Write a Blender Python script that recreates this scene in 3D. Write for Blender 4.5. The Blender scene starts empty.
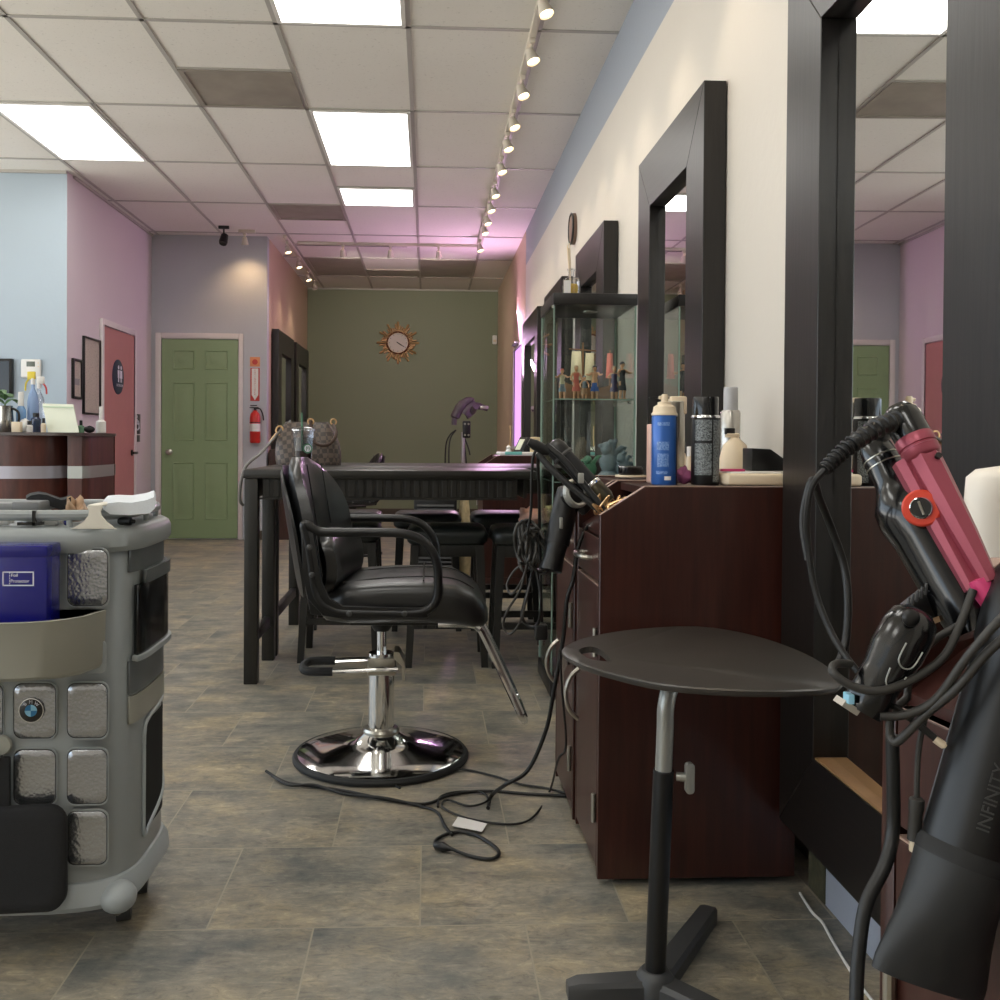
import bpy, bmesh, math, random
from mathutils import Vector as V, Matrix as M4
random.seed(7)
SC = bpy.context.scene
COL = SC.collection
PI = math.pi

# ------------------------------------------------------------------ camera
CAM = V((0, 0, 1.01)); F = 965.0; PCX, PCY = 475.0, 453.0
YAW, PITCH, ROLL = math.radians(2.8), math.radians(0.7), 0.007
cd = bpy.data.cameras.new('camera'); cam = bpy.data.objects.new('camera', cd); COL.objects.link(cam)
RC = M4.Rotation(-YAW, 4, 'Z') @ M4.Rotation(PI/2 - PITCH, 4, 'X') @ M4.Rotation(ROLL, 4, 'Z')
cam.matrix_world = M4.Translation(CAM) @ RC
cd.sensor_width = 36; cd.lens = 36*F/1000; cd.shift_x = (500-PCX)/1000; cd.shift_y = (PCY-500)/1000
cd.clip_start = 0.02; cd.clip_end = 100
SC.camera = cam

# ------------------------------------------------------------------ world, light levels, exposure
w = bpy.data.worlds.new('world'); SC.world = w; w.use_nodes = True
_t = w.node_tree; _bg = _t.nodes['Background']; _bg.inputs[1].default_value = 3.6        # daylight: sky above, sunlit pavement below the horizon
_tc = _t.nodes.new('ShaderNodeTexCoord'); _sp = _t.nodes.new('ShaderNodeSeparateXYZ'); _cr = _t.nodes.new('ShaderNodeValToRGB')
_t.links.new(_tc.outputs['Generated'], _sp.inputs[0]); _t.links.new(_sp.outputs[2], _cr.inputs[0]); _t.links.new(_cr.outputs[0], _bg.inputs[0])
_cr.color_ramp.elements[0].position = 0.0; _cr.color_ramp.elements[0].color = (1.0, .97, .90, 1)
_cr.color_ramp.elements[1].position = .04; _cr.color_ramp.elements[1].color = (.42, .50, .58, 1)
SC.view_settings.view_transform = 'Standard'; SC.view_settings.look = 'None'
SC.view_settings.gamma = 1; SC.view_settings.use_curve_mapping = False
SC.view_settings.exposure = 0.5
PANEL_E = 5.0        # fluorescent diffusers
SPOT_W = 10.0         # track heads
PURPLE_E = 1.0       # lit window on the right wall

sd_ = bpy.data.lights.new('sun', 'SUN'); sd_.energy = 9; sd_.angle = .01; sd_.color = (1, .94, .84)
sun = bpy.data.objects.new('sun', sd_); COL.objects.link(sun)
sun.rotation_euler = V((.55, .10, -.80)).to_track_quat('-Z', 'Y').to_euler()      # falls through the shop windows far on the left
def ray(x, y):
    return RC.to_3x3() @ V(((x-PCX)/F, -(y-PCY)/F, -1))
def P(x, y, D):
    d = ray(x, y); return CAM + d*(D/d.y)
def PX(x, y, X):
    d = ray(x, y); return CAM + d*(X/d.x)
def PZ(x, y, z):
    d = ray(x, y); return CAM + d*((z-CAM.z)/d.z)

# ------------------------------------------------------------------ materials
def c(r, g, b):
    f = lambda u: (u/255/12.92) if u/255 <= .04045 else ((u/255+.055)/1.055)**2.4
    return (f(r), f(g), f(b), 1)
def new_mat(name):
    m = bpy.data.materials.new(name); m.use_nodes = True
    nt = m.node_tree; b = nt.nodes['Principled BSDF']
    return m, nt, b
def nd(nt, typ, **kw):
    n = nt.nodes.new(typ)
    for k, v in kw.items(): setattr(n, k, v)
    return n
def mixc(nt, fac, a, b, blend='MIX'):
    n = nd(nt, 'ShaderNodeMix', data_type='RGBA', blend_type=blend)
    for s, v in ((0, fac), (6, a), (7, b)):
        if hasattr(v, 'is_linked'): nt.links.new(v, n.inputs[s])
        else: n.inputs[s].default_value = v
    return n.outputs[2]
def ramp(nt, src, stops):
    r = nd(nt, 'ShaderNodeValToRGB'); nt.links.new(src, r.inputs[0])
    e = r.color_ramp.elements
    while len(e) < len(stops): e.new(.5)
    for el, (p, col) in zip(e, stops): el.position = p; el.color = col
    return r.outputs[0]
def coords(nt, scale=(1, 1, 1), kind='Object', loc=(0, 0, 0)):
    t = nd(nt, 'ShaderNodeTexCoord'); mp = nd(nt, 'ShaderNodeMapping')
    mp.inputs['Scale'].default_value = scale; mp.inputs['Location'].default_value = loc
    nt.links.new(t.outputs[kind], mp.inputs[0]); return mp.outputs[0]
def noise(nt, vec, scale, detail=4, rough=.55):
    n = nd(nt, 'ShaderNodeTexNoise'); n.inputs['Scale'].default_value = scale
    n.inputs['Detail'].default_value = detail; n.inputs['Roughness'].default_value = rough
    nt.links.new(vec, n.inputs['Vector']); return n.outputs['Fac']
def bump(nt, b, h, strength, dist=.002):
    n = nd(nt, 'ShaderNodeBump'); n.inputs['Strength'].default_value = strength; n.inputs['Distance'].default_value = dist
    nt.links.new(h, n.inputs['Height']); nt.links.new(n.outputs[0], b.inputs['Normal'])
def sc_(col, k): return (col[0]*k, col[1]*k, col[2]*k, 1)
def mat(name, col, rough=.5, metal=0, var=.07, scale=9, bmp=0, bscale=120, coat=0, alpha=None, trans=0):
    m, nt, b = new_mat(name)
    vec = coords(nt)
    f = noise(nt, vec, scale)
    nt.links.new(mixc(nt, f, sc_(col, 1-var), sc_(col, 1+var)), b.inputs['Base Color'])
    b.inputs['Roughness'].default_value = rough; b.inputs['Metallic'].default_value = metal
    b.inputs['Coat Weight'].default_value = coat; b.inputs['Coat Roughness'].default_value = .22 if name == 'black_leather' else .05
    if trans: b.inputs['Transmission Weight'].default_value = trans
    if bmp: bump(nt, b, noise(nt, vec, bscale, 3), bmp)
    return m
def wood(name, c1, c2, stretch=(30, 30, 2), rough=.4, bmp=.15, coat=0):
    m, nt, b = new_mat(name)
    vec = coords(nt, stretch)
    f = noise(nt, vec, 1.6, 8, .6)
    nt.links.new(ramp(nt, f, [(.3, c1), (.7, c2)]), b.inputs['Base Color'])
    b.inputs['Roughness'].default_value = rough; b.inputs['Coat Weight'].default_value = coat
    bump(nt, b, f, bmp, .001)
    return m
def emit(name, col, strength):
    m, nt, b = new_mat(name)
    f = noise(nt, coords(nt), 3)
    nt.links.new(mixc(nt, f, sc_(col, .97), sc_(col, 1.03)), b.inputs['Emission Color'])
    b.inputs['Base Color'].default_value = col
    b.inputs['Emission Strength'].default_value = strength
    return m
def glass(name, tint=(.93, .97, .95, 1), refl=.10, rough=0.0):
    m, nt, b = new_mat(name); nt.nodes.remove(b)
    out = nt.nodes['Material Output']
    tr = nd(nt, 'ShaderNodeBsdfTransparent'); gl = nd(nt, 'ShaderNodeBsdfGlossy'); mx = nd(nt, 'ShaderNodeMixShader')
    f = noise(nt, coords(nt), 2)
    nt.links.new(mixc(nt, f, sc_(tint, .99), tint), tr.inputs[0]); gl.inputs['Roughness'].default_value = rough
    lw = nd(nt, 'ShaderNodeLayerWeight'); lw.inputs[0].default_value = .35
    mr = nd(nt, 'ShaderNodeMath', operation='MULTIPLY_ADD'); mr.inputs[1].default_value = .45; mr.inputs[2].default_value = refl*.5
    nt.links.new(lw.outputs['Fresnel'], mr.inputs[0]); nt.links.new(mr.outputs[0], mx.inputs[0])
    nt.links.new(tr.outputs[0], mx.inputs[1]); nt.links.new(gl.outputs[0], mx.inputs[2]); nt.links.new(mx.outputs[0], out.inputs[0])
    return m

def floor_mat():
    m, nt, b = new_mat('slate_tile_floor')
    vec = coords(nt, loc=(.01, 0, 0))
    br = nd(nt, 'ShaderNodeTexBrick'); nt.links.new(vec, br.inputs['Vector'])
    br.offset = .5; br.offset_frequency = 2; br.squash = 1
    for k, v in (('Scale', 1), ('Mortar Size', .0021), ('Mortar Smooth', .3), ('Bias', 0), ('Brick Width', .44), ('Row Height', .40)): br.inputs[k].default_value = v
    br.inputs['Color1'].default_value = (.0, .0, .0, 1); br.inputs['Color2'].default_value = (1, 1, 1, 1); br.inputs['Mortar'].default_value = (.5, .5, .5, 1)
    # every tile has its own slice of the slate pattern
    vm = nd(nt, 'ShaderNodeVectorMath', operation='MULTIPLY_ADD'); nt.links.new(br.outputs['Color'], vm.inputs[0])
    vm.inputs[1].default_value = (7, 5, 9); nt.links.new(vec, vm.inputs[2])
    n1 = noise(nt, vm.outputs[0], 3.4, 12, .70)
    mp = nd(nt, 'ShaderNodeMapping'); mp.inputs['Scale'].default_value = (1.0, 2.4, 1); mp.inputs['Rotation'].default_value = (0, 0, .6); nt.links.new(vm.outputs[0], mp.inputs[0])
    n3 = noise(nt, mp.outputs[0], 4.5, 12, .72)
    wv = nd(nt, 'ShaderNodeTexNoise'); wv.inputs['Scale'].default_value = 16; wv.inputs['Detail'].default_value = 12; wv.inputs['Roughness'].default_value = .78; wv.inputs['Distortion'].default_value = 1.6
    nt.links.new(mp.outputs[0], wv.inputs['Vector']); n2 = wv.outputs['Fac']
    a = ramp(nt, n1, [(.38, c(94, 97, 95)), (.47, c(124, 120, 111)), (.54, c(150, 139, 120)), (.62, c(182, 164, 130))])
    g = ramp(nt, n3, [(.39, c(94, 97, 95)), (.49, c(131, 127, 117)), (.60, c(163, 155, 140))])
    col = mixc(nt, .45, a, g)
    dk = ramp(nt, n2, [(.38, (.58, .59, .60, 1)), (.46, (.92, .92, .92, 1)), (.54, (1.05, 1.04, 1.02, 1)), (.62, (1.42, 1.40, 1.34, 1))])
    col = mixc(nt, .9, col, dk, 'MULTIPLY')
    col = mixc(nt, br.outputs['Fac'], col, c(156, 148, 130))
    nt.links.new(col, b.inputs['Base Color'])
    rr = ramp(nt, n2, [(.3, (.34, .34, .34, 1)), (.7, (.5, .5, .5, 1))]); nt.links.new(rr, b.inputs['Roughness'])
    hm = nd(nt, 'ShaderNodeMath', operation='SUBTRACT'); nt.links.new(n2, hm.inputs[0]); nt.links.new(br.outputs['Fac'], hm.inputs[1])
    bump(nt, b, hm.outputs[0], .22, .003)
    return m
def ceil_mat():
    m, nt, b = new_mat('acoustic_ceiling_tile')
    vec = coords(nt)
    n1 = noise(nt, vec, 55, 4, .7)
    sp = ramp(nt, n1, [(.28, c(170, 166, 158)), (.40, c(232, 229, 222))])
    n2 = noise(nt, vec, .9, 2); col = mixc(nt, .5, sp, ramp(nt, n2, [(.3, c(222, 218, 210)), (.7, c(236, 233, 227))]))
    nt.links.new(col, b.inputs['Base Color']); b.inputs['Roughness'].default_value = .9
    bump(nt, b, n1, .4, .003)
    return m
def wall_mat(name, col, top=None, ztop=2.72):
    m, nt, b = new_mat(name)
    vec = coords(nt)
    n1 = noise(nt, vec, 28, 4, .6); n2 = noise(nt, vec, 1.3, 2)
    k = mixc(nt, n2, sc_(col, .96), sc_(col, 1.04))
    if top:
        s = nd(nt, 'ShaderNodeSeparateXYZ'); nt.links.new(vec, s.inputs[0])
        gt = nd(nt, 'ShaderNodeMath', operation='GREATER_THAN'); gt.inputs[1].default_value = ztop; nt.links.new(s.outputs[2], gt.inputs[0])
        k = mixc(nt, gt.outputs[0], k, top)
    nt.links.new(k, b.inputs['Base Color']); b.inputs['Roughness'].default_value = .55
    bump(nt, b, n1, .35, .004)
    return m
def check_mat():
    m, nt, b = new_mat('checked_canvas')
    vec = coords(nt)
    ch = nd(nt, 'ShaderNodeTexChecker'); ch.inputs['Scale'].default_value = 46
    mp = nd(nt, 'ShaderNodeMapping'); mp.inputs['Rotation'].default_value = (.3, .12, .4); nt.links.new(vec, mp.inputs[0]); nt.links.new(mp.outputs[0], ch.inputs[0])
    ch.inputs[1].default_value = c(50, 37, 30); ch.inputs[2].default_value = c(92, 76, 64)
    n = noise(nt, vec, 40); nt.links.new(mixc(nt, .04, ch.outputs[0], n), b.inputs['Base Color']); b.inputs['Roughness'].default_value = .45
    return m
def print_mat(name, base, ink, scale=(900, 900, 330), lo=.5):
    m, nt, b = new_mat(name)
    f = noise(nt, coords(nt, scale), 1, 2, .6)
    nt.links.new(ramp(nt, f, [(lo-.03, base), (lo+.03, ink)]), b.inputs['Base Color']); b.inputs['Roughness'].default_value = .35
    return m
def hammered():
    m, nt, b = new_mat('hammered_silver')
    vec = coords(nt)
    v = nd(nt, 'ShaderNodeTexVoronoi', feature='SMOOTH_F1'); v.inputs['Scale'].default_value = 170; nt.links.new(vec, v.inputs['Vector'])
    b.inputs['Base Color'].default_value = c(174, 176, 180); b.inputs['Metallic'].default_value = .9; b.inputs['Roughness'].default_value = .24
    bump(nt, b, v.outputs['Distance'], .30, .0022)
    return m

M = {}
M['floor'] = floor_mat(); M['ceil'] = ceil_mat()
M['tbar'] = mat('grid_bar_paint', c(176, 172, 166), .5)
M['wall_white'] = wall_mat('cream_white_wall', c(202, 196, 187), c(150, 158, 170))
M['wall_beige'] = wall_mat('beige_wall', c(196, 172, 148))
M['wall_blue'] = wall_mat('pale_blue_wall', c(170, 184, 196))
M['wall_lav'] = wall_mat('lavender_wall', c(214, 202, 208))
M['wall_door'] = wall_mat('grey_blue_wall', c(188, 190, 198))
M['wall_green'] = wall_mat('olive_wall', c(124, 130, 106))
M['trim_white'] = mat('white_trim', c(222, 214, 214), .4)
M['base_dk'] = mat('brown_baseboard', c(72, 62, 52), .5)
M['door_green'] = mat('sage_door_paint', c(140, 162, 122), .45)
M['door_pink'] = mat('dusty_rose_door', c(186, 126, 124), .5)
M['espresso'] = wood('espresso_wood', c(17, 14, 13), c(32, 28, 26), (46, 46, 3), .36, .3)
M['espresso_y'] = wood('espresso_wood_lengthwise', c(17, 14, 13), c(32, 28, 26), (46, 3, 46), .36, .3)
M['table'] = wood('black_brown_table', c(20, 18, 15), c(36, 33, 27), (3, 40, 40), .34, .15)
M['table_leg'] = wood('black_brown_leg', c(18, 16, 13), c(34, 31, 25), (40, 40, 3), .42, .15)
M['mahog'] = wood('mahogany_laminate', c(42, 17, 12), c(66, 31, 23), (34, 34, 2.4), .34, .04, .1)
M['mahog_front'] = wood('mahogany_front', c(50, 25, 21), c(72, 40, 34), (34, 34, 2.4), .34, .04, .1)
M['desk'] = wood('reception_mahogany', c(60, 28, 22), c(94, 48, 38), (12, 12, 2), .42, .04, .1)
M['edge'] = mat('edge_banding', c(168, 140, 126), .35)
M['rawwood'] = wood('raw_pine', c(136, 100, 66), c(178, 138, 94), (4, 3, 40), .6, .1)
M['mirror'] = mat('mirror_glass', (.86, .88, .88, 1), .012, 1, var=.005)
M['chrome'] = mat('chrome', (.82, .82, .82, 1), .09, 1, var=.02)
M['satin'] = mat('satin_metal', c(186, 182, 172), .28, 1, var=.03)
M['alu'] = mat('silver_paint', c(172, 172, 166), .35, .6, var=.03)
M['blackp'] = mat('black_plastic', c(15, 15, 16), .38, var=.1)
M['glossblack'] = mat('gloss_black_plastic', c(10, 10, 11), .2, var=.1, coat=.3)
M['leather'] = mat('black_leather', c(20, 20, 21), .40, var=.12, bmp=.2, bscale=260, coat=.35)
M['stoolpad'] = mat('black_green_vinyl', c(34, 37, 35), .38, var=.1, bmp=.12, bscale=260)
M['darkrubber'] = mat('dark_rubber', c(26, 26, 26), .7)
M['tabletop_bl'] = mat('black_laminate', c(56, 52, 48), .38, var=.25, scale=18)
M['graphite'] = mat('graphite_paint', c(66, 66, 66), .45, .1)
M['cartgrey'] = mat('grey_cart_plastic', c(150, 155, 155), .34, var=.05)
M['cartdark'] = mat('dark_grey_cart_plastic', c(98, 102, 103), .34, var=.06)
M['cartlight'] = mat('light_grey_bumper', c(164, 170, 172), .38, var=.05)
M['trayolive'] = mat('olive_grey_tray', c(156, 155, 144), .36, var=.05)
M['hammer'] = hammered()
M['bluebox'] = mat('royal_blue_card', c(14, 14, 118), .25, var=.06, coat=.4)
M['white'] = mat('white_plastic', c(228, 226, 222), .35, var=.03)
M['ink'] = mat('white_print', c(226, 226, 238), .4, var=.02)
M['cream'] = mat('cream_plastic', c(226, 208, 180), .4, var=.04)
M['fabric_bk'] = mat('black_woven_fabric', c(30, 30, 32), .85, var=.25, scale=160, bmp=.5, bscale=700)
M['cord'] = mat('black_cord', c(16, 16, 16), .45)
M['cord_grey'] = mat('grey_rubber_cord', c(54, 52, 49), .5)
M['pink'] = mat('rose_metallic', c(158, 74, 90), .34, .35, var=.05)
M['hotpink'] = mat('hot_pink_plastic', c(216, 70, 122), .3)
M['orange'] = mat('orange_red_dial', c(214, 66, 44), .35)
M['gold'] = mat('gold_metal', c(214, 176, 128), .28, .75, var=.08)
M['glass'] = glass('cabinet_glass', (.92, .95, .935, 1), .06)
M['glassedge'] = mat('green_glass_edge', c(150, 172, 160), .15, var=.05)
M['clear'] = glass('clear_plastic', (.93, .93, .96, 1), .2)
M['liquid'] = mat('amber_liquid', c(214, 178, 72), .2)
M['coffee'] = mat('dark_coffee', c(52, 32, 24), .2)
M['check'] = check_mat()
M['red'] = mat('red_paint', c(196, 44, 36), .3)
M['green'] = mat('leaf_green', c(84, 118, 74), .45, var=.25, scale=30)
M['strawgreen'] = mat('green_straw', c(70, 120, 92), .4)
M['navy'] = mat('navy_sign', c(36, 44, 70), .4)
M['paper'] = mat('off_white_paper', c(222, 226, 208), .7)
M['certpaper'] = print_mat('certificate_paper', c(190, 178, 168), c(166, 154, 148), (30, 30, 130), .58)
M['bluecan'] = mat('blue_can', c(48, 98, 176), .28, .2, var=.08)
M['bluetext'] = print_mat('blue_can_small_print', c(58, 104, 180), c(132, 166, 214))
M['blacktext'] = print_mat('black_can_small_print', c(44, 48, 50), c(150, 156, 158), (800, 800, 420), .5)
M['pinkcloth'] = mat('mauve_cloth', c(160, 84, 128), .7, var=.3, scale=60)
M['tealcl'] = mat('teal_plastic', c(120, 196, 190), .4)
M['ply'] = wood('dark_wood_block', c(62, 60, 44), c(84, 80, 60), (4, 40, 40), .8)
M['hood'] = mat('mauve_grey_hood', c(84, 76, 80), .3, var=.05)
M['ventgrey'] = mat('stained_grey_vent', c(150, 142, 132), .5, .0, var=.3, scale=5)
M['bulb'] = emit('warm_bulb', (1, .80, .50, 1), 5)
M['bulb_off'] = mat('frosted_bulb', c(220, 200, 200), .3)
M['panel'] = emit('fluorescent_diffuser', (1.0, .985, .94, 1), PANEL_E)
M['purple'] = emit('purple_lit_film', (.60, .30, .74, 1), PURPLE_E)
M['headwhite'] = mat('track_head_cream', c(206, 198, 184), .4)
M['orangesticker'] = mat('faded_orange_sticker', c(230, 150, 104), .6)
M['lcd'] = mat('grey_lcd', c(92, 98, 88), .2)
M['tv'] = mat('black_screen', c(26, 27, 28), .12)
M['bottleblue'] = mat('blue_liquid', c(60, 104, 190), .2)
M['steel'] = mat('brushed_steel', c(170, 168, 164), .22, 1)
M['yellow'] = mat('yellow_plastic', c(228, 206, 66), .4)
M['tan'] = mat('tan_plastic', c(176, 144, 112), .5, var=.2, scale=60)
M['skinfig'] = mat('toy_skin_tone', c(206, 156, 116), .5)
M['toyred'] = mat('toy_coral_cloth', c(212, 112, 96), .5)
M['toyblue'] = mat('toy_blue_cloth', c(52, 90, 160), .5)
M['toydark'] = mat('toy_dark_cloth', c(44, 44, 46), .5)
M['toypurple'] = mat('toy_purple_cloth', c(74, 66, 104), .5)
M['toygreen'] = mat('toy_green_resin', c(84, 134, 104), .45, var=.2, scale=60)
M['toygrey'] = mat('toy_grey_resin', c(124, 138, 146), .45, var=.25, scale=60)
M['toywood'] = mat('toy_brown_hull', c(134, 96, 64), .5, var=.15)
M['sail'] = mat('toy_cream_sail', c(206, 194, 162), .7)
M['candle'] = mat('candle_wax', c(226, 206, 164), .5)
M['ltblue'] = mat('light_blue_enamel', c(150, 206, 232), .3)
M['midblue'] = mat('blue_enamel', c(48, 122, 172), .3)

# ------------------------------------------------------------------ mesh builder
WM = {}
def catmull(pts, n=6, closed=False):
    pts = [V(p) for p in pts]; out = []
    L = len(pts); rng = range(L if closed else L-1)
    for i in rng:
        if closed: p0, p1, p2, p3 = pts[(i-1) % L], pts[i], pts[(i+1) % L], pts[(i+2) % L]
        else: p0, p1, p2, p3 = pts[max(i-1, 0)], pts[i], pts[i+1], pts[min(i+2, L-1)]
        for k in range(n):
            t = k/n
            out.append(.5*((2*p1)+(p2-p0)*t+(2*p0-5*p1+4*p2-p3)*t*t+(3*p1-p0-3*p2+p3)*t**3))
    if not closed: out.append(pts[-1])
    return out
class MB:
    def __init__(s): s.bm = bmesh.new(); s.X = M4.Identity(4)
    def at(s, loc=(0, 0, 0), rz=0, rx=0, ry=0):
        s.X = M4.Translation(V(loc)) @ M4.Rotation(rz, 4, 'Z') @ M4.Rotation(ry, 4, 'Y') @ M4.Rotation(rx, 4, 'X'); return s
    def raw(s, verts, faces, bev=0, seg=2):
        vs = [s.bm.verts.new(s.X @ V(v)) for v in verts]; fs = []
        for f in faces:
            try: fs.append(s.bm.faces.new([vs[i] for i in f]))
            except ValueError: pass
        if bev:
            es = {e for f in fs for e in f.edges}
            bmesh.ops.bevel(s.bm, geom=list(es), offset=bev, segments=seg, profile=.5, affect='EDGES', clamp_overlap=True)
        return s
    def box(s, a, b, bev=0, seg=2):
        x0, y0, z0 = [min(a[i], b[i]) for i in range(3)]; x1, y1, z1 = [max(a[i], b[i]) for i in range(3)]
        v = [(x0, y0, z0), (x1, y0, z0), (x1, y1, z0), (x0, y1, z0), (x0, y0, z1), (x1, y0, z1), (x1, y1, z1), (x0, y1, z1)]
        f = [(0, 3, 2, 1), (4, 5, 6, 7), (0, 1, 5, 4), (1, 2, 6, 5), (2, 3, 7, 6), (3, 0, 4, 7)]
        return s.raw(v, f, bev, seg)
    def loft(s, rings, cap=True, close=False):
        n = len(rings[0]); v = [p for r in rings for p in r]; f = []
        m = len(rings)
        for i in range(m if close else m-1):
            j = (i+1) % m
            for k in range(n):
                l = (k+1) % n
                f.append((i*n+k, i*n+l, j*n+l, j*n+k))
        if cap and not close:
            f.append(tuple(reversed(range(n)))); f.append(tuple((m-1)*n+k for k in range(n)))
        return s.raw(v, f)
    def lathe(s, prof, o=(0, 0, 0), d=(0, 0, 1), seg=24, cap=True, sx=1, sy=1):
        q = V((0, 0, 1)).rotation_difference(V(d).normalized()); o = V(o)
        rings = [[o + q @ V((max(r, 1e-5)*math.cos(2*PI*k/seg)*sx, max(r, 1e-5)*math.sin(2*PI*k/seg)*sy, z)) for k in range(seg)] for r, z in prof]
        return s.loft(rings, cap)
    def cyl(s, a, b, r, r2=None, seg=20):
        a, b = V(a), V(b); L = (b-a).length
        return s.lathe([(r, 0), (r if r2 is None else r2, L)], a, b-a, seg)
    def tube(s, pts, r, seg=8, closed=False, smooth=0):
        pts = [V(p) for p in pts]
        if smooth: pts = catmull(pts, smooth, closed)
        n = len(pts); rings = []; up = None
        for i, p in enumerate(pts):
            if closed: t = pts[(i+1) % n]-pts[i-1]
            else: t = pts[min(i+1, n-1)]-pts[max(i-1, 0)]
            if t.length < 1e-9: t = V((0, 0, 1))
            t.normalize()
            if up is None: up = t.orthogonal().normalized()
            up = (up - t*up.dot(t)); up = up.normalized() if up.length > 1e-6 else t.orthogonal().normalized()
            sd = t.cross(up)
            rr = r[min(int(i*len(r)/n), len(r)-1)] if isinstance(r, (list, tuple)) else r
            rings.append([p + (up*math.cos(2*PI*k/seg)+sd*math.sin(2*PI*k/seg))*rr for k in range(seg)])
        return s.loft(rings, not closed, closed)
    def prism(s, poly, ax, a, b, bev=0, seg=2):
        n = len(poly)
        def q(p, t): return {'X': (t, p[0], p[1]), 'Y': (p[0], t, p[1]), 'Z': (p[0], p[1], t)}[ax]
        v = [q(p, a) for p in poly]+[q(p, b) for p in poly]
        f = [tuple(range(n)), tuple(range(2*n-1, n-1, -1))]+[(k, k+n, (k+1) % n+n, (k+1) % n) for k in range(n)]
        return s.raw(v, f, bev, seg)
    def ell(s, o, r, seg=16, rings=10, d=(0, 0, 1)):
        if not hasattr(r, '__len__'): r = (r, r, r)
        prof = [(math.sin(PI*i/rings), -math.cos(PI*i/rings)) for i in range(rings+1)]
        q = V((0, 0, 1)).rotation_difference(V(d).normalized()); o = V(o)
        rr = [[o + q @ V((max(a, 1e-4)*math.cos(2*PI*k/seg)*r[0], max(a, 1e-4)*math.sin(2*PI*k/seg)*r[1], z*r[2])) for k in range(seg)] for a, z in prof]
        return s.loft(rr)
    def build(s, name, m, parent=None, smooth=35):
        bm = s.bm
        bmesh.ops.remove_doubles(bm, verts=bm.verts, dist=1e-6)
        bmesh.ops.recalc_face_normals(bm, faces=bm.faces)
        if parent is not None: bm.transform(WM[parent.name].inverted())
        me = bpy.data.meshes.new(name); bm.to_mesh(me); bm.free()
        if isinstance(m, str): m = M[m]
        me.materials.append(m)
        for p in me.polygons: p.use_smooth = True
        me.set_sharp_from_angle(angle=math.radians(smooth))
        o = bpy.data.objects.new(name, me); COL.objects.link(o)
        if parent is not None: o.parent = parent; WM[o.name] = WM[parent.name].copy()
        else: WM[o.name] = M4.Identity(4)
        return o
def rrect(x0, y0, x1, y1, r, n=5):
    out = []
    for cx, cy, a in ((x1-r, y0+r, -90), (x1-r, y1-r, 0), (x0+r, y1-r, 90), (x0+r, y0+r, 180)):
        for k in range(n+1):
            t = math.radians(a+90*k/n); out.append((cx+r*math.cos(t), cy+r*math.sin(t)))
    return out
def thing(name, label, cat, loc=(0, 0, 0), rz=0, group=None):
    o = bpy.data.objects.new(name, None); COL.objects.link(o); o.empty_display_size = .1
    o.location = loc; o.rotation_euler = (0, 0, rz)
    o['label'] = label; o['category'] = cat
    if group: o['group'] = group
    WM[o.name] = M4.Translation(V(loc)) @ M4.Rotation(rz, 4, 'Z')
    return o
def tag(o, label, cat, group=None, kind=None):
    o['label'] = label; o['category'] = cat
    if group: o['group'] = group
    if kind: o['kind'] = kind
    return o
def struct(o): o['kind'] = 'structure'; return o
def kids(o): return [c_ for c_ in bpy.data.objects if c_.parent == o]
def dup(root, loc, rz, label, group=None):
    def cp(o, parent):
        n = o.copy(); COL.objects.link(n)
        if parent is not None: n.parent = parent
        for ch in kids_of.get(o.name, []): cp(ch, n)
        return n
    kids_of = {}
    for o in bpy.data.objects:
        if o.parent: kids_of.setdefault(o.parent.name, []).append(o)
    r = cp(root, None); r.location = loc; r.rotation_euler = (0, 0, rz); r['label'] = label
    if group: r['group'] = group
    WM[r.name] = M4.Translation(V(loc)) @ M4.Rotation(rz, 4, 'Z')
    return r
def text(body, size, o, right, up, name, m, parent, depth=.0006, align='CENTER'):
    cu = bpy.data.curves.new('t', 'FONT'); cu.body = body; cu.size = size; cu.extrude = depth/2; cu.align_x = align; cu.align_y = 'CENTER'
    cu.resolution_u = 3
    to = bpy.data.objects.new('t', cu); COL.objects.link(to)
    dg = bpy.context.evaluated_depsgraph_get(); dg.update()
    me = bpy.data.meshes.new_from_object(to.evaluated_get(dg)); bpy.data.objects.remove(to)
    right = V(right).normalized(); up = V(up).normalized(); nn = right.cross(up)
    X = M4((right.to_4d(), up.to_4d(), nn.to_4d(), (0, 0, 0, 1))).transposed(); X = X.to_3x3().to_4x4(); X.translation = V(o)
    me.transform(WM[parent.name].inverted() @ X)
    me.name = name; me.materials.clear(); me.materials.append(M[m])
    ob = bpy.data.objects.new(name, me); COL.objects.link(ob); ob.parent = parent; WM[ob.name] = WM[parent.name].copy()
    return ob

# ================================================================== ROOM
ZC = 3.06; XW = .94; XL = -1.63; XP = -2.78; YA = 7.58; YD = 9.85; YB = 13.1; XO = -5.6; YF = -3.6
struct(MB().box((XO-.2, YF-.2, -.1), (XW+.25, YB+.2, 0)).build('floor', 'floor'))
struct(MB().box((XO-.2, YF-.2, ZC), (XW+.25, YB+.2, ZC+.1)).build('ceiling', 'ceil'))
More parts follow.
